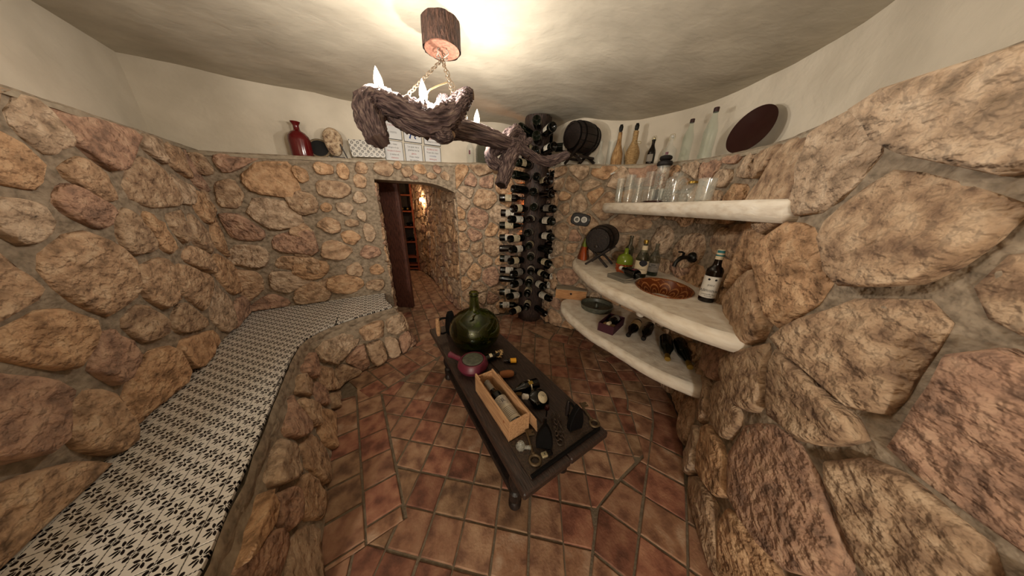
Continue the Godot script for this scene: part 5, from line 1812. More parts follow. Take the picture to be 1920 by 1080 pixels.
func right_ledge_things():
	# barrel on cradle
	var q := on_ledge(right_path, 0.645, -2.52, 0.10)
	var axis := Vector3(-0.82, 0.0, 0.52).normalized()
	var bc := Vector3(0.632, q.y + 0.225, -2.545)
	barrel("wine_barrel", "black wooden barrel lying on a cradle on the ledge beside the bottle post", bc - axis * 0.14, axis, 0.28, 0.132)
	var cr = thing("barrel_cradle", "dark crossed wooden cradle under the black ledge barrel", "stand", along(Vector3(bc.x, q.y, bc.z), Vector3.UP, axis))
	for s in [-1.0, 1.0]:
		for k in [-1.0, 1.0]:
			part("leg", boxed(Vector3(0.24, 0.022, 0.022), 0.003, Transform3D(Basis(Vector3(0, 0, 1), k * 0.62), Vector3(0, 0.074, s * 0.09 + k * 0.012))), M["black_wood"], cr)
		part("rail", boxed(Vector3(0.02, 0.02, 0.22), 0.003, at(s * 0.075, 0.05, 0)), M["black_wood"], cr)
	# glass funnel-like decanter pair
	q = on_ledge(right_path, 0.80, -2.46, 0.07)
	var dc = thing("decanter", "clear glass decanter with a slim neck beside the cradle on the ledge", "decanter", at(q.x, q.y, q.z))
	part("body", lathed([Vector2(0, 0.004), Vector2(0.045, 0), Vector2(0.052, 0.012), Vector2(0.048, 0.06), Vector2(0.025, 0.10), Vector2(0.014, 0.13), Vector2(0.012, 0.19), Vector2(0.018, 0.205)], 28), M["pattern_glass"], dc)
	q = on_ledge(right_path, 0.87, -2.43, 0.13)
	var vs = thing("glass_vase", "straight clear glass vase behind the raffia bottle on the ledge", "vase", at(q.x, q.y, q.z))
	part("body", lathed([Vector2(0, 0.006), Vector2(0.036, 0), Vector2(0.038, 0.01), Vector2(0.034, 0.22), Vector2(0.032, 0.22), Vector2(0.035, 0.012), Vector2(0, 0.012)], 28), M["clear_glass"], vs)
	# two wrapped bottles made into lamps
	for k in 2:
		q = on_ledge(right_path, [0.93, 1.03][k], [-2.40, -2.335][k], 0.08)
		var rf = thing("wrapped_bottle", ["tan leaf-covered bottle lamp base with dark socket, on the ledge", "straw-rope wrapped bottle lamp base with tied bow and dark socket"][k], "bottle", at(q.x, q.y, q.z, 20.0 * k))
		var prof := [Vector2(0, 0), Vector2(0.046, 0), Vector2(0.05, 0.008)]
		if k == 0:
			prof.append_array([Vector2(0.05, 0.06), Vector2(0.046, 0.10), Vector2(0.032, 0.145), Vector2(0.022, 0.18), Vector2(0.018, 0.22), Vector2(0.0165, 0.27), Vector2(0.0, 0.27)])
			part("body", lathed(prof, 28), M["raffia"], rf)
		else:
			var y := 0.012
			var b = MB.new()
			var helix := []
			var rad := []
			for i in 400:
				var f := i / 399.0
				y = 0.006 + f * 0.27
				var r := 0.05
				if y < 0.10:
					r = lerpf(0.040, 0.054, smoothstep(0.0, 0.07, y))
				else:
					r = lerpf(0.054, 0.0175, smoothstep(0.09, 0.21, y))
				var a := f * TAU * 27.0
				helix.append(Vector3(cos(a) * r, y, sin(a) * r))
				rad.append(0.0056)
			b.tube(helix, rad, 6)
			b.lathe([Vector2(0, 0.0), Vector2(0.04, 0.0), Vector2(0.052, 0.07), Vector2(0.052, 0.10), Vector2(0.018, 0.21), Vector2(0.014, 0.27), Vector2(0, 0.27)], 24)
			part("body", b.done(), M["straw"], rf)
			for s in [-1.0, 1.0]:
				var lp := []
				for i in 14:
					var a := TAU * i / 14
					lp.append(Vector3(s * (0.018 + 0.018 * cos(a)), 0.18 + 0.010 * sin(a), 0.036 + 0.004 * cos(a)))
				part("bow", tubed(lp, [0.0028], 6, true), M["cream_cord"], rf)
		part("socket", lathed([Vector2(0, 0.265), Vector2(0.013, 0.265), Vector2(0.013, 0.285), Vector2(0.017, 0.288), Vector2(0.018, 0.315), Vector2(0.013, 0.325), Vector2(0.012, 0.332), Vector2(0, 0.332)], 20), M["black_plastic"], rf)
		if k == 0:
			var cd := smooth([Vector3(0.05, 0.16, 0.02), Vector3(0.062, 0.08, 0.04), Vector3(0.068, 0.004, 0.06), Vector3(0.03, -0.02, 0.108), Vector3(0.0, -0.045, 0.118), Vector3(-0.05, -0.075, 0.12)], [0.0025, 0.0025, 0.0025, 0.0025, 0.0025, 0.0025], 6)
			part("cord", tubed(cd[0], cd[1], 6), M["cream_cord"], rf)
			part("cord_switch", boxed(Vector3(0.04, 0.014, 0.012), 0.004, Transform3D(Basis(Vector3(0, 0, 1), 0.45), Vector3(-0.062, -0.082, 0.12))), M["white_plastic"], rf)
	# swing-top bottles
	for k in 2:
		q = on_ledge(right_path, [1.135, 1.20][k], [-2.235, -2.15][k], [0.055, 0.08][k])
		var sw = thing("swing_bottle", ["dark brown swing-top bottle with pale label on the ledge", "clear round swing-top bottle with small red mark on the ledge"][k], "bottle", at(q.x, q.y, q.z, -30))
		var g = ["brown_wine_glass", "pattern_glass"][k]
		var r: float = [0.032, 0.052][k]
		part("body", lathed([Vector2(0, 0.004), Vector2(r * 0.9, 0), Vector2(r, 0.008), Vector2(r, 0.085), Vector2(r * 0.9, 0.105), Vector2(0.016, 0.135), Vector2(0.0125, 0.15), Vector2(0.0125, 0.175), Vector2(0.015, 0.178), Vector2(0.015, 0.188), Vector2(0, 0.188)], 28), M[g], sw)
		part("stopper", lathed([Vector2(0, 0.188), Vector2(0.011, 0.188), Vector2(0.012, 0.2), Vector2(0.006, 0.208), Vector2(0, 0.208)], 18), M["white_plastic" if k == 1 else "pale_metal"], sw)
		var wire := smooth([Vector3(-0.015, 0.165, 0), Vector3(-0.019, 0.19, 0.004), Vector3(-0.014, 0.212, 0), Vector3(0.0, 0.214, 0), Vector3(0.014, 0.212, 0), Vector3(0.019, 0.19, 0.004), Vector3(0.015, 0.165, 0)], [0.0017, 0.0017, 0.0017, 0.0017, 0.0017, 0.0017, 0.0017], 4)
		part("wire_bail", tubed(wire[0], wire[1], 6), M["pale_metal"], sw)
		if k == 0:
			part("label", lathed([Vector2(r + 0.0003, 0.02), Vector2(r + 0.001, 0.02), Vector2(r + 0.001, 0.075), Vector2(r + 0.0003, 0.075)], 14, Transform3D(), -150, -60), M["grey_paper"], sw)
		else:
			part("red_mark", lathed([Vector2(r + 0.0003, 0.06), Vector2(r + 0.001, 0.06), Vector2(r + 0.001, 0.08), Vector2(r + 0.0003, 0.08)], 6, Transform3D(), -120, -95), M["plum_glaze"], sw)
	# two tall pale green bottles
	for k in 2:
		q = on_ledge(right_path, [1.255, 1.30][k], [-2.03, -1.885][k], 0.07)
		var gb = thing("water_bottle", ["tall pale green empty bottle with dark cap behind the stacked-lid jar", "tallest pale green empty bottle with dark cap, next to the maroon plate"][k], "bottle", at(q.x, q.y, q.z))
		gb.scale = Vector3.ONE * [0.88, 0.97][k]
		part("body", lathed([Vector2(0, 0.01), Vector2(0.03, 0.002), Vector2(0.041, 0.0), Vector2(0.043, 0.008), Vector2(0.043, 0.03), Vector2(0.040, 0.036), Vector2(0.040, 0.165), Vector2(0.042, 0.17), Vector2(0.041, 0.185), Vector2(0.034, 0.215), Vector2(0.022, 0.255), Vector2(0.0155, 0.285), Vector2(0.0145, 0.305)], 32), M["aqua_glass"], gb)
		part("cap", lathed([Vector2(0, 0.298), Vector2(0.0165, 0.298), Vector2(0.017, 0.322), Vector2(0.0155, 0.326), Vector2(0, 0.326)], 20), M["red_cap"], gb)
	# dark plate standing on edge
	q = on_ledge(right_path, 1.315, -1.66, 0.10)
	var pt = thing("glazed_plate", "glossy dark maroon plate standing on edge against the white wall", "plate", along(q + Vector3(0.02, 0.125, 0), Vector3(-1.0, 0.25, 0.15), Vector3(0, 1, 0)))
	part("dish", lathed([Vector2(0, -0.006), Vector2(0.07, -0.006), Vector2(0.12, 0.012), Vector2(0.128, 0.022), Vector2(0.122, 0.022), Vector2(0.07, 0.006), Vector2(0, 0.004)], 44), M["maroon_glaze"], pt)


# ---------------------------------------------------------------- barrels

func barrel(called, label, base: Vector3, axis: Vector3, length: float, r: float):
	var t = thing(called, label, "barrel", along(base, axis, Vector3(0, 1, 0)))
	var n := 14
	for k in n:
		var b = MB.new()
		var rows := []
		for i in 9:
			var f := i / 8.0
			var rr := r * (0.80 + 0.20 * sin(f * PI))
			var ring := PackedVector3Array()
			for j in 4:
				var a := TAU * (k + 0.03 + 0.94 * j / 3.0) / n
				ring.append(Vector3(cos(a) * rr, f * length, -sin(a) * rr))
			for j in 4:
				var a := TAU * (k + 0.97 - 0.94 * j / 3.0) / n
				ring.append(Vector3(cos(a) * (rr - 0.012), f * length, -sin(a) * (rr - 0.012)))
			rows.append(ring)
		b.rings(rows, true, true)
		b.fan(rows[0], Vector3.DOWN)
		b.fan(rows[8], Vector3.UP)
		part("stave", b.done(), M["black_wood"], t)
	for f in [0.03, 0.965]:
		part("head", lathed([Vector2(0, -0.005), Vector2(r * 0.80, -0.005), Vector2(r * 0.80, 0.005), Vector2(0, 0.005)], 32), M["black_wood"], t, Transform3D(Basis(), Vector3(0, length * (f + (0.025 if f < 0.5 else -0.025)), 0)))
	for f in [0.04, 0.24, 0.76, 0.96]:
		var rr := r * (0.80 + 0.20 * sin(f * PI)) + 0.0008
		part("hoop", lathed([Vector2(rr - 0.002, f * length - 0.009), Vector2(rr + 0.0016, f * length - 0.009), Vector2(rr + 0.0016, f * length + 0.009), Vector2(rr - 0.002, f * length + 0.009)], 40), M["iron"], t)
	return t


# ---------------------------------------------------------------- on the counter

func counter_things():
	var y := COUNTER_Y
	var axis := Vector3(-0.60, -0.03, 0.80).normalized()
	var bc := Vector3(0.818, y + 0.243, -2.13)
	var b = barrel("small_barrel", "small dark wooden barrel lying on a crossed stand on the counter", bc - axis * 0.15, axis, 0.30, 0.124)
	part("tap_spigot", lathed([Vector2(0, 0), Vector2(0.012, 0), Vector2(0.009, 0.02), Vector2(0.014, 0.03), Vector2(0.0, 0.034)], 14), M["black_wood"], b, Transform3D(Basis(), Vector3(0, 0.29, -0.05)))
	var st = thing("barrel_stand", "dark crossed wooden stand under the small counter barrel", "stand", along(Vector3(bc.x, y, bc.z), Vector3.UP, Vector3(axis.x, 0, axis.z)))
	for s in [-1.0, 1.0]:
		for k in [-1.0, 1.0]:
			part("leg", boxed(Vector3(0.26, 0.018, 0.018), 0.003, Transform3D(Basis(Vector3(0, 0, 1), k * 0.72), Vector3(0, 0.088, s * 0.085 + k * 0.01))), M["black_wood"], st)
	part("rail", boxed(Vector3(0.016, 0.016, 0.20), 0.003, at(0, 0.088, 0)), M["black_wood"], st)
	# three-sided glazed vessel
	var ob = thing("glazed_bottle", "three-sided orange and lime glazed bottle at the counter's end behind the barrel stand", "bottle", at(0.725, y, -2.32, 20))
	part("body", lathed([Vector2(0, 0), Vector2(0.066, 0.0), Vector2(0.070, 0.006), Vector2(0.040, 0.135)], 3), M["orange_glaze"], ob)
	part("top", lathed([Vector2(0.040, 0.135), Vector2(0.022, 0.195), Vector2(0.019, 0.215), Vector2(0.0, 0.215)], 3), M["lime_glaze"], ob)
	# dimpled jug
	var jg = thing("glazed_jug", "lime over orange glazed round flask beside the labelled whisky bottle", "flask", at(0.925, y, -1.865))
	var prof := [Vector2(0, 0), Vector2(0.048, 0), Vector2(0.054, 0.008), Vector2(0.058, 0.04), Vector2(0.062, 0.075)]
	part("body", lathed(prof, 32), M["orange_glaze"], jg)
	part("shoulder", lathed([Vector2(0.062, 0.075), Vector2(0.062, 0.105), Vector2(0.054, 0.135), Vector2(0.036, 0.15), Vector2(0.018, 0.158), Vector2(0.0155, 0.168), Vector2(0.0155, 0.195), Vector2(0.018, 0.2), Vector2(0.012, 0.202), Vector2(0.0, 0.19)], 32), M["lime_glaze"], jg)
	var dots = MB.new()
	for i in 3:
		for k in 14:
			var a := TAU * (k + 0.5 * i) / 14
			var o := Vector3(cos(a) * (0.0565 + 0.002 * i), 0.028 + i * 0.02, sin(a) * (0.0565 + 0.002 * i))
			dots.lathe([Vector2(0.0095, 0), Vector2(0.006, 0.004), Vector2(0.0, 0.0055)], 8, along(o, Vector3(cos(a), 0, sin(a)), Vector3.UP))
	part("dimples", dots.done(), M["orange_glaze"], jg).set_meta("kind", "stuff")
	bottle("green_bottle", "slim dark green bottle half hidden behind the lime flask", "bottle", at(1.03, y, -2.03), {"h": 0.285, "r": 0.034, "glass": "green_glass"})
	# whisky
	var wh = bottle("whisky_bottle", "square-shouldered bottle with cream label and pale neck band on the counter", "bottle", at(1.0, y, -1.745, -25), {"kind": 1, "h": 0.285, "r": 0.046, "rn": 0.0145, "glass": "green_glass", "paper": "cream_paper", "y0": 0.035, "y1": 0.132, "arc": 160.0, "cap": "gold_foil", "foil": 0.025})
	var shield := PackedVector2Array()
	for k in 20:
		shield.append(Vector2(cos(TAU * k / 20) * 0.027, sin(TAU * k / 20) * 0.021 - 0.006 * (1.0 - absf(cos(TAU * k / 20))) * (1.0 if k > 10 else 0.0)))
	var shm = MB.new()
	shm.extrude(shield, 0.022, Transform3D(Basis(), Vector3(0.006, 0.118, 0.0372)), 0.001)
	part("dark_shield", shm.done(), M["ink"], wh)
	part("neck_band", lathed([Vector2(0.0215, 0.195), Vector2(0.0222, 0.195), Vector2(0.0185, 0.245), Vector2(0.0178, 0.245)], 18, Transform3D(), -170, -10), M["cream_paper"], wh)
	part("drink", lathed([Vector2(0, 0.006), Vector2(0.043, 0.006), Vector2(0.0435, 0.115), Vector2(0, 0.115)], 24), M["wine_glass"], wh)
	part("wax_seal", lathed([Vector2(0, 0), Vector2(0.007, 0), Vector2(0.006, 0.0015), Vector2(0, 0.002)], 14, along(Vector3(-0.012, 0.044, 0.0458), Vector3(-0.25, 0, 1), Vector3.UP)), M["red_ink"], wh)
	writing("Ballester's", 0.013, M["ink"], wh, Transform3D(Basis(Vector3.UP, deg_to_rad(-6)), Vector3(-0.004, 0.068, 0.0476)), "Droid Serif")
	# the third bottle
	var tb = bottle("half_empty_bottle", "grey-green glass bottle with faded grey label, rightmost of the bottles by the wall", "bottle", at(1.125, y, -1.80, -30), {"kind": 1, "h": 0.255, "r": 0.043, "rn": 0.013, "glass": "grey_green_glass", "paper": "print_2", "y0": 0.035, "y1": 0.105, "arc": 140.0})
	part("drink", lathed([Vector2(0, 0.006), Vector2(0.040, 0.006), Vector2(0.0405, 0.04), Vector2(0, 0.04)], 24), M["wine_glass"], tb)
	# books and a leaning bottle
	for k in 2:
		var bk = thing("book", ["lower of two thin grey books lying on the counter", "upper of two thin grey books lying on the counter"][k], "book", at(0.820, y + 0.0005 + 0.0165 * k, -1.655, 22 + 4 * k))
		part("cover", boxed(Vector3(0.115, 0.003, 0.165), 0.001, at(0, 0.0015, 0)), M["book_cover"], bk)
		part("cover", boxed(Vector3(0.115, 0.003, 0.165), 0.001, at(0, 0.0145, 0)), M["book_cover"], bk)
		part("pages", boxed(Vector3(0.108, 0.010, 0.158), 0.001, at(0.002, 0.008, 0)), M["book_pages"], bk)
		part("spine", boxed(Vector3(0.003, 0.015, 0.165), 0.001, at(-0.0575, 0.008, 0)), M["book_cover"], bk)
	bottle("leaning_bottle", "dark bottle with white neck foil lying tilted on the grey books", "bottle", along(Vector3(0.872, y + 0.0685, -1.548), Vector3(-0.14, 0.0, -1.0), Vector3(0, 1, 0.4)), {"kind": 2, "h": 0.20, "r": 0.0345, "rn": 0.0135, "cap": "white_paper", "foil": 0.045, "paper": "plum_glaze", "y0": 0.012, "y1": 0.035, "arc": 70.0})
	# big labelled bottle in front
	var sh = bottle("sherry_bottle", "full dark bottle with large white label and striped cap at the counter's near end", "wine bottle", at(1.145, y, -1.262, -38), {"h": 0.30, "r": 0.0385, "rn": 0.0165, "glass": "brown_wine_glass", "paper": "white_paper", "y0": 0.03, "y1": 0.155, "arc": 175.0})
	part("stopper_cap", lathed([Vector2(0.0168, 0.25), Vector2(0.0185, 0.25), Vector2(0.0185, 0.302), Vector2(0.016, 0.304), Vector2(0, 0.304)], 22), M["cream_paper"], sh)
	part("cap_stripe", lathed([Vector2(0.0186, 0.268), Vector2(0.0191, 0.268), Vector2(0.0191, 0.276), Vector2(0.0186, 0.276)], 22), M["blue_paper"], sh)
	part("cap_stripe", lathed([Vector2(0.0186, 0.286), Vector2(0.0191, 0.286), Vector2(0.0191, 0.300), Vector2(0.0186, 0.300)], 22, Transform3D(), -150, -40), M["blue_paper"], sh)
	var curved = [["Almunar", 0.020, 0.075], ["JEREZ", 0.011, 0.105], ["manzanilla fina", 0.008, 0.052], ["Sanlucar", 0.008, 0.041]]
	for s in curved:
		writing(s[0], s[1], M["ink"], sh, at(0, s[2], 0.0396))
	for k in [-1.0, 1.0]:
		part("crest", lathed([Vector2(0, 0), Vector2(0.006, 0), Vector2(0.0055, 0.001), Vector2(0, 0.001)], 12, along(Vector3(k * 0.015, 0.138, 0.0362 + 0.0005), Vector3(k * 0.35, 0, 1), Vector3.UP)), M["ink"], sh)
	# dish of white soap-like stone in the corner
	# wooden crate between post and lower shelf
	var crt = thing("wooden_crate", "small long pine wine crate with a dark knob behind the low shelf's end", "crate", at(0.665, 0.0, -2.43, -12))
	part("front_board", boxed(Vector3(0.33, 0.085, 0.012), 0.002, at(0, 0.50, 0.055)), M["crate_wood"], crt)
	part("back_board", boxed(Vector3(0.33, 0.085, 0.012), 0.002, at(0, 0.50, -0.055)), M["crate_wood"], crt)
	part("lid_board", boxed(Vector3(0.33, 0.010, 0.122), 0.002, at(0, 0.547, 0)), M["book_pages"], crt)
	part("base_board", boxed(Vector3(0.33, 0.026, 0.10), 0.002, at(0, 0.446, 0)), M["crate_wood"], crt)
	for s in [-1.0, 1.0]:
		part("end_board", boxed(Vector3(0.012, 0.085, 0.10), 0.002, at(s * 0.159, 0.50, 0)), M["crate_wood"], crt)
	part("knob", lathed([Vector2(0, 0), Vector2(0.009, 0.0), Vector2(0.012, 0.008), Vector2(0, 0.013)], 16, along(Vector3(0.0, 0.505, 0.061), Vector3(0, 0, 1), Vector3.UP)), M["black_wood"], crt)


func lower_shelf_things():
	var y := LOW_Y
	var bw = thing("ceramic_dish", "round grey-green ceramic dish with a raised centre knob on the low shelf", "dish", at(0.868, y, -2.155))
	part("dish", lathed([Vector2(0, 0), Vector2(0.135, 0.0), Vector2(0.150, 0.012), Vector2(0.158, 0.05), Vector2(0.156, 0.056), Vector2(0.148, 0.052), Vector2(0.140, 0.022), Vector2(0.12, 0.014), Vector2(0.04, 0.013), Vector2(0.02, 0.018), Vector2(0.012, 0.05), Vector2(0.006, 0.058), Vector2(0, 0.058)], 44), M["grey_glaze"], bw)
	var bx = thing("purple_box", "open dark purple cardboard box holding a bottle on the low shelf", "box", at(0.864, y, -1.765, -43))
	for s in [-1.0, 1.0]:
		part("side_panel", boxed(Vector3(0.004, 0.075, 0.25), 0.001, at(s * 0.062, 0.0375, 0)), M["purple_card"], bx)
		part("end_panel", boxed(Vector3(0.128, 0.075, 0.004), 0.001, at(0, 0.0375, s * 0.125)), M["purple_card"], bx)
	part("base_panel", boxed(Vector3(0.128, 0.003, 0.25), 0.001, at(0, 0.0016, 0)), M["purple_card"], bx)
	part("inner_lining", boxed(Vector3(0.108, 0.05, 0.10), 0.012, at(0, 0.028, 0.07)), M["straw"], bx)
	bottle("box_bottle", "small dark bottle with pale grey label lying in the purple box", "bottle", bx.transform * along(Vector3(0.005, 0.055, -0.10), Vector3(0.0, 0.10, 1), Vector3(0, 1, 0.2)), {"h": 0.20, "r": 0.034, "rn": 0.013, "paper": "grey_paper", "y0": 0.02, "y1": 0.07, "arc": 170.0, "cap": "cream_paper", "foil": 0.04})
	var lying = [
		["wine_bottle", "black bottle with tan label lying beside the purple box, neck outward", Vector3(1.105, 0, -1.795), Vector3(-0.646, 0.0, 0.763), {"kind": 1, "h": 0.29, "r": 0.038, "paper": "straw", "y0": 0.03, "y1": 0.12, "cap": "dark_cap"}],
		["wine_bottle", "black unlabelled bottle lying between its neighbour and the gold-necked bottles", Vector3(1.187, 0, -1.748), Vector3(-0.62, 0.0, 0.78), {"kind": 1, "h": 0.28, "r": 0.037, "cap": "dark_cap"}],
		["sparkling_bottle", "dark green sparkling wine bottle with gold neck lying next to the black bottles", Vector3(1.187, 0, -1.535), Vector3(-0.494, -0.02, 0.87), {"kind": 2, "h": 0.29, "r": 0.043, "rn": 0.0155, "glass": "green_wine_glass", "cap": "gold_foil", "foil": 0.085}],
		["sparkling_bottle", "dark green sparkling wine bottle with gold neck lying nearest the shelf's pointed end", Vector3(1.262, 0, -1.49), Vector3(-0.40, -0.02, 0.92), {"kind": 2, "h": 0.31, "r": 0.043, "rn": 0.0155, "glass": "green_wine_glass", "cap": "gold_foil", "foil": 0.105}]]
	for s in lying:
		var p: Vector3 = s[2]
		p.y = y + s[4].r + 0.001
		bottle(s[0], s[1], "wine bottle", along(p, s[3], Vector3(0, 1, 0.1)), s[4], "bottles lying on the low shelf")


# ---------------------------------------------------------------- glassware on the upper shelf

func on_shelf(u_x: float, u_z: float, f: float) -> Vector3:
	return on(right_path, nearest(right_path, u_x, u_z), UPPER_Y + 0.001, f)


func tumbler(called, label, category, p: Vector3, r: float, h: float, glassy: String, flare := 1.1):
	var t = thing(called, label, category, at(p.x, p.y, p.z), "")
	part("body", lathed([Vector2(0, 0.0), Vector2(r * 0.92, 0.0), Vector2(r, 0.006), Vector2(r * flare, h), Vector2(r * flare - 0.002, h + 0.001), Vector2(r * flare - 0.004, h), Vector2(r - 0.004, 0.014), Vector2(0, 0.012)], 28), M[glassy], t)
	return t


func upper_shelf_things():
	var p := on_shelf(0.99, -2.36, 0.05)
	var g0 = tumbler("beaded_glass", "slim beaded clear glass at the upper shelf's left end", "glass", p, 0.030, 0.21, "pattern_glass")
	var bd = MB.new()
	for i in 10:
		for k in 12:
			var a := TAU * (k + 0.5 * (i % 2)) / 12
			bd.lathe([Vector2(0.0045, 0), Vector2(0.003, 0.002), Vector2(0, 0.0028)], 6, along(Vector3(cos(a) * (0.0305 + 0.0015 * i / 5.0), 0.02 + i * 0.018, sin(a) * (0.0305 + 0.0015 * i / 5.0)), Vector3(cos(a), 0, sin(a)), Vector3.UP))
	part("beads", bd.done(), M["pattern_glass"], g0).set_meta("kind", "stuff")
	tumbler("tall_glass", "tall plain clear glass second from the upper shelf's left end", "glass", on_shelf(1.06, -2.30, 0.055), 0.041, 0.235, "clear_glass", 1.05)
	tumbler("tall_glass", "tall plain clear glass with a narrower rim before the jar", "glass", on_shelf(1.13, -2.22, 0.07), 0.041, 0.205, "clear_glass", 0.98)
	tumbler("tall_glass", "tall plain clear glass half behind the stacked-lid jar", "glass", on_shelf(1.18, -2.14, 0.05), 0.044, 0.245, "clear_glass", 1.08)
	# coaster with jar and two little glasses
	p = on_shelf(1.235, -2.02, 0.12)
	var co = thing("round_coaster", "dark red round wooden coaster under the tall jar", "coaster", at(p.x, p.y, p.z))
	part("disc", lathed([Vector2(0, 0), Vector2(0.092, 0.0), Vector2(0.095, 0.004), Vector2(0.095, 0.013), Vector2(0.092, 0.016), Vector2(0, 0.016)], 40), M["maroon_glaze"], co)
	var hy := p.y + 0.0165
	var hg = thing("storage_jar", "tall glass jar of dried bits with a two-disc dark wooden lid on the coaster", "jar", at(p.x + 0.012, hy, p.z - 0.02))
	part("glass", lathed([Vector2(0, 0.003), Vector2(0.044, 0), Vector2(0.046, 0.004), Vector2(0.046, 0.255), Vector2(0.043, 0.255), Vector2(0.043, 0.008), Vector2(0, 0.008)], 32), M["clear_glass"], hg)
	part("lid", lathed([Vector2(0, 0.252), Vector2(0.044, 0.252), Vector2(0.052, 0.26), Vector2(0.054, 0.272), Vector2(0.048, 0.286), Vector2(0.030, 0.292), Vector2(0.040, 0.298), Vector2(0.044, 0.308), Vector2(0.040, 0.32), Vector2(0.026, 0.327), Vector2(0, 0.328)], 36), M["walnut"], hg)
	part("filling", lathed([Vector2(0, 0.01), Vector2(0.040, 0.01), Vector2(0.041, 0.075), Vector2(0.03, 0.085), Vector2(0, 0.08)], 24), M["walnut"], hg)
	var fill = MB.new()
	rng.seed = 14
	for k in 46:
		var o := Vector3(rng.randf_range(-0.026, 0.026), rng.randf_range(0.085, 0.205), rng.randf_range(-0.026, 0.026))
		fill.lathe([Vector2(0, -0.006), Vector2(0.007, 0.0), Vector2(0, 0.006)], 6, along(o, Vector3(rng.randf() - 0.5, rng.randf() - 0.5, rng.randf() - 0.5), Vector3(0.3, 0.2, 1)))
	part("dried_bits", fill.done(), M["cork"], hg).set_meta("kind", "stuff")
	for k in 2:
		tumbler("small_glass", ["small clear tumbler on the coaster, left of the two before the jar", "small clear tumbler on the coaster, right of the two before the jar"][k], "glass", Vector3(p.x + [-0.058, -0.012][k], hy, p.z + [0.018, 0.062][k]), 0.020, 0.085, "clear_glass", 1.2)
	# hobnail jar
	p = on_shelf(1.30, -1.875, 0.11)
	var hb = thing("hobnail_jar", "square hobnail-patterned clear glass jar with a short neck on the upper shelf", "jar", at(p.x, p.y, p.z, 40))
	part("body", lathed([Vector2(0, 0.0), Vector2(0.058, 0.0), Vector2(0.062, 0.008), Vector2(0.062, 0.16), Vector2(0.05, 0.178), Vector2(0.034, 0.184), Vector2(0.032, 0.205), Vector2(0.037, 0.21)], 28), M["pattern_glass"], hb)
	var nb = MB.new()
	for i in 8:
		for k in 18:
			var a := TAU * (k + 0.5 * (i % 2)) / 18
			nb.lathe([Vector2(0.0085, 0), Vector2(0.005, 0.004), Vector2(0, 0.0055)], 6, along(Vector3(cos(a) * 0.0615, 0.016 + i * 0.019, sin(a) * 0.0615), Vector3(cos(a), 0, sin(a)), Vector3.UP))
	part("hobnails", nb.done(), M["pattern_glass"], hb).set_meta("kind", "stuff")
	# squat decanter
	p = on_shelf(1.31, -1.68, 0.13)
	var sd = thing("squat_decanter", "squat cut-glass decanter with a gold collar on the upper shelf", "decanter", at(p.x, p.y, p.z))
	part("body", lathed([Vector2(0, 0.0), Vector2(0.052, 0.0), Vector2(0.058, 0.01), Vector2(0.058, 0.085), Vector2(0.046, 0.108), Vector2(0.026, 0.116), Vector2(0.024, 0.124)], 9), M["pattern_glass"], sd)
	part("collar", lathed([Vector2(0.024, 0.12), Vector2(0.028, 0.12), Vector2(0.028, 0.132), Vector2(0.022, 0.136), Vector2(0, 0.136)], 24), M["gold_foil"], sd)
	var cutm = MB.new()
	for i in 3:
		for k in 12:
			var a := TAU * (k + 0.5 * (i % 2)) / 12
			cutm.lathe([Vector2(0.011, 0), Vector2(0, 0.005)], 4, along(Vector3(cos(a) * 0.056, 0.022 + i * 0.022, sin(a) * 0.056), Vector3(cos(a), 0, sin(a)), Vector3.UP))
	part("cut_points", cutm.done(), M["pattern_glass"], sd).set_meta("kind", "stuff")
	tumbler("wide_glass", "wide clear glass at the upper shelf's near end", "glass", on_shelf(1.30, -1.48, 0.16), 0.042, 0.13, "pattern_glass", 1.1)


# ---------------------------------------------------------------- seen through the doorway

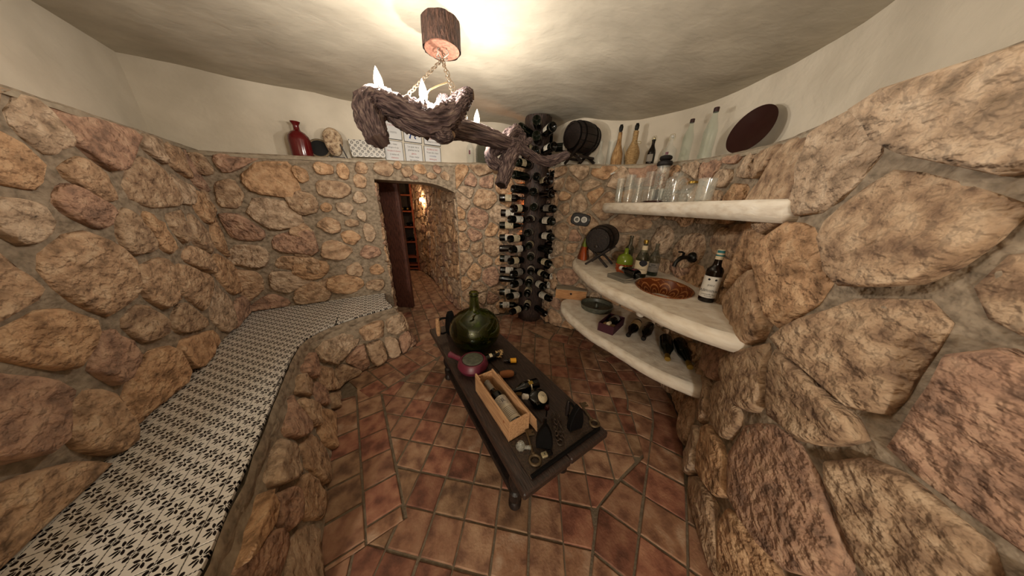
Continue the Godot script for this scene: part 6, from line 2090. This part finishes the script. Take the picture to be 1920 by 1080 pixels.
func passage_things():
	# heavy plank door, folded open against the left jamb
	var d = thing("door_1", "dark reddish wooden plank door with one live edge standing open in the doorway", "door", at(-1.40, 0, -3.0, -4))
	part("plank", boxed(Vector3(0.225, 1.90, 0.06), 0.006, at(-0.1125, 0.955, 0)), M["door_wood"], d)
	var rows := []
	for i in 40:
		var y := 0.01 + 1.86 * i / 39.0
		var e := -0.33 + 0.022 * sin(y * 7.0) + 0.012 * sin(y * 17.0 + 1.0) + 0.006 * sin(y * 41.0) + (0.06 * pow(maxf(0.0, (y - 1.35) / 0.5), 2.0))
		rows.append(PackedVector3Array([Vector3(-0.231, y, 0.028), Vector3(-0.231, y, -0.028), Vector3(e + 0.02, y, -0.028), Vector3(e, y, 0.0), Vector3(e + 0.014, y, 0.028)]))
	var b = MB.new()
	b.rings(rows, true, true)
	b.fan(rows[0], Vector3.DOWN)
	b.fan(rows[39], Vector3.UP)
	part("live_edge_plank", b.done(), M["door_wood"], d)
	d.set_meta("kind", "thing")
	# bottle rack at the far end
	var r = thing("bottle_rack", "reddish wooden bottle rack at the far end of the doorway passage", "rack", at(-2.05, 0, -4.92, 8))
	for x in [0.0, -0.62]:
		part("side_panel", boxed(Vector3(0.035, 1.93, 0.26), 0.003, at(x - 0.018, 0.965, -0.13)), M["rack_wood"], r)
	var hs := [0.05, 0.125, 0.30, 0.63, 0.94, 1.25, 1.56, 1.85]
	for h in hs:
		part("rack_shelf", boxed(Vector3(0.584, 0.028, 0.255), 0.003, at(-0.328, h, -0.13)), M["rack_wood"], r)
	part("back_panel", boxed(Vector3(0.62, 1.93, 0.012), 0.002, at(-0.32, 0.965, -0.255)), M["black_wood"], r)
	var xr = r.transform
	var n := 0
	for s in [[1.25, -0.10, "gold_foil", "gold-capped"], [1.25, -0.20, "gold_foil", "gold-capped"], [0.94, -0.07, "dark_cap", "dark"], [0.94, -0.16, "dark_cap", "dark"], [0.63, -0.09, "dark_cap", "dark"], [0.63, -0.18, "dark_cap", "dark"]]:
		bottle("racked_bottle", "%s bottle lying on the %s rack shelf in the passage, %s from the wall" % [s[3], {1.25: "upper", 0.94: "middle", 0.63: "lower"}[s[0]], "nearer" if n % 2 == 0 else "farther"], "wine bottle", xr * along(Vector3(s[1], s[0] + 0.0145 + 0.038, -0.235), Vector3(0, 0, 1), Vector3(0, 1, 0)), {"kind": 2 if n < 2 else 0, "h": 0.28, "r": 0.0375, "cap": s[2], "foil": 0.05}, "bottles on the passage rack")
		n += 1
	# little wall lamp that rakes over the rough stones
	var u := nearest(passage_path, -1.60, -4.40)
	var lp := on(passage_path, u, 1.47, 0.085)
	var nn := normal_at(passage_path, u)
	var l = thing("passage_lamp", "small bare bulb glowing on the rough passage wall", "lamp", along(lp, Vector3.UP, nn))
	part("bulb", lathed([Vector2(0, -0.03), Vector2(0.014, -0.027), Vector2(0.025, -0.01), Vector2(0.026, 0.006), Vector2(0.014, 0.026), Vector2(0.013, 0.034), Vector2(0, 0.034)], 18), M["bulb_glow"], l)
	part("socket", lathed([Vector2(0, 0.034), Vector2(0.016, 0.034), Vector2(0.016, 0.07), Vector2(0, 0.07)], 16), M["brass"], l)
	part("bracket", boxed(Vector3(0.016, 0.016, 0.09), 0.003, at(0, 0.062, -0.045)), M["brass"], l)
	var om = OmniLight3D.new()
	om.name = "passage_light"
	om.light_color = Color(1.0, 0.83, 0.64)
	om.light_energy = 0.26
	om.light_size = 0.02
	om.omni_range = 6.0
	om.omni_attenuation = 2.0
	om.shadow_enabled = true
	l.add_child(om)
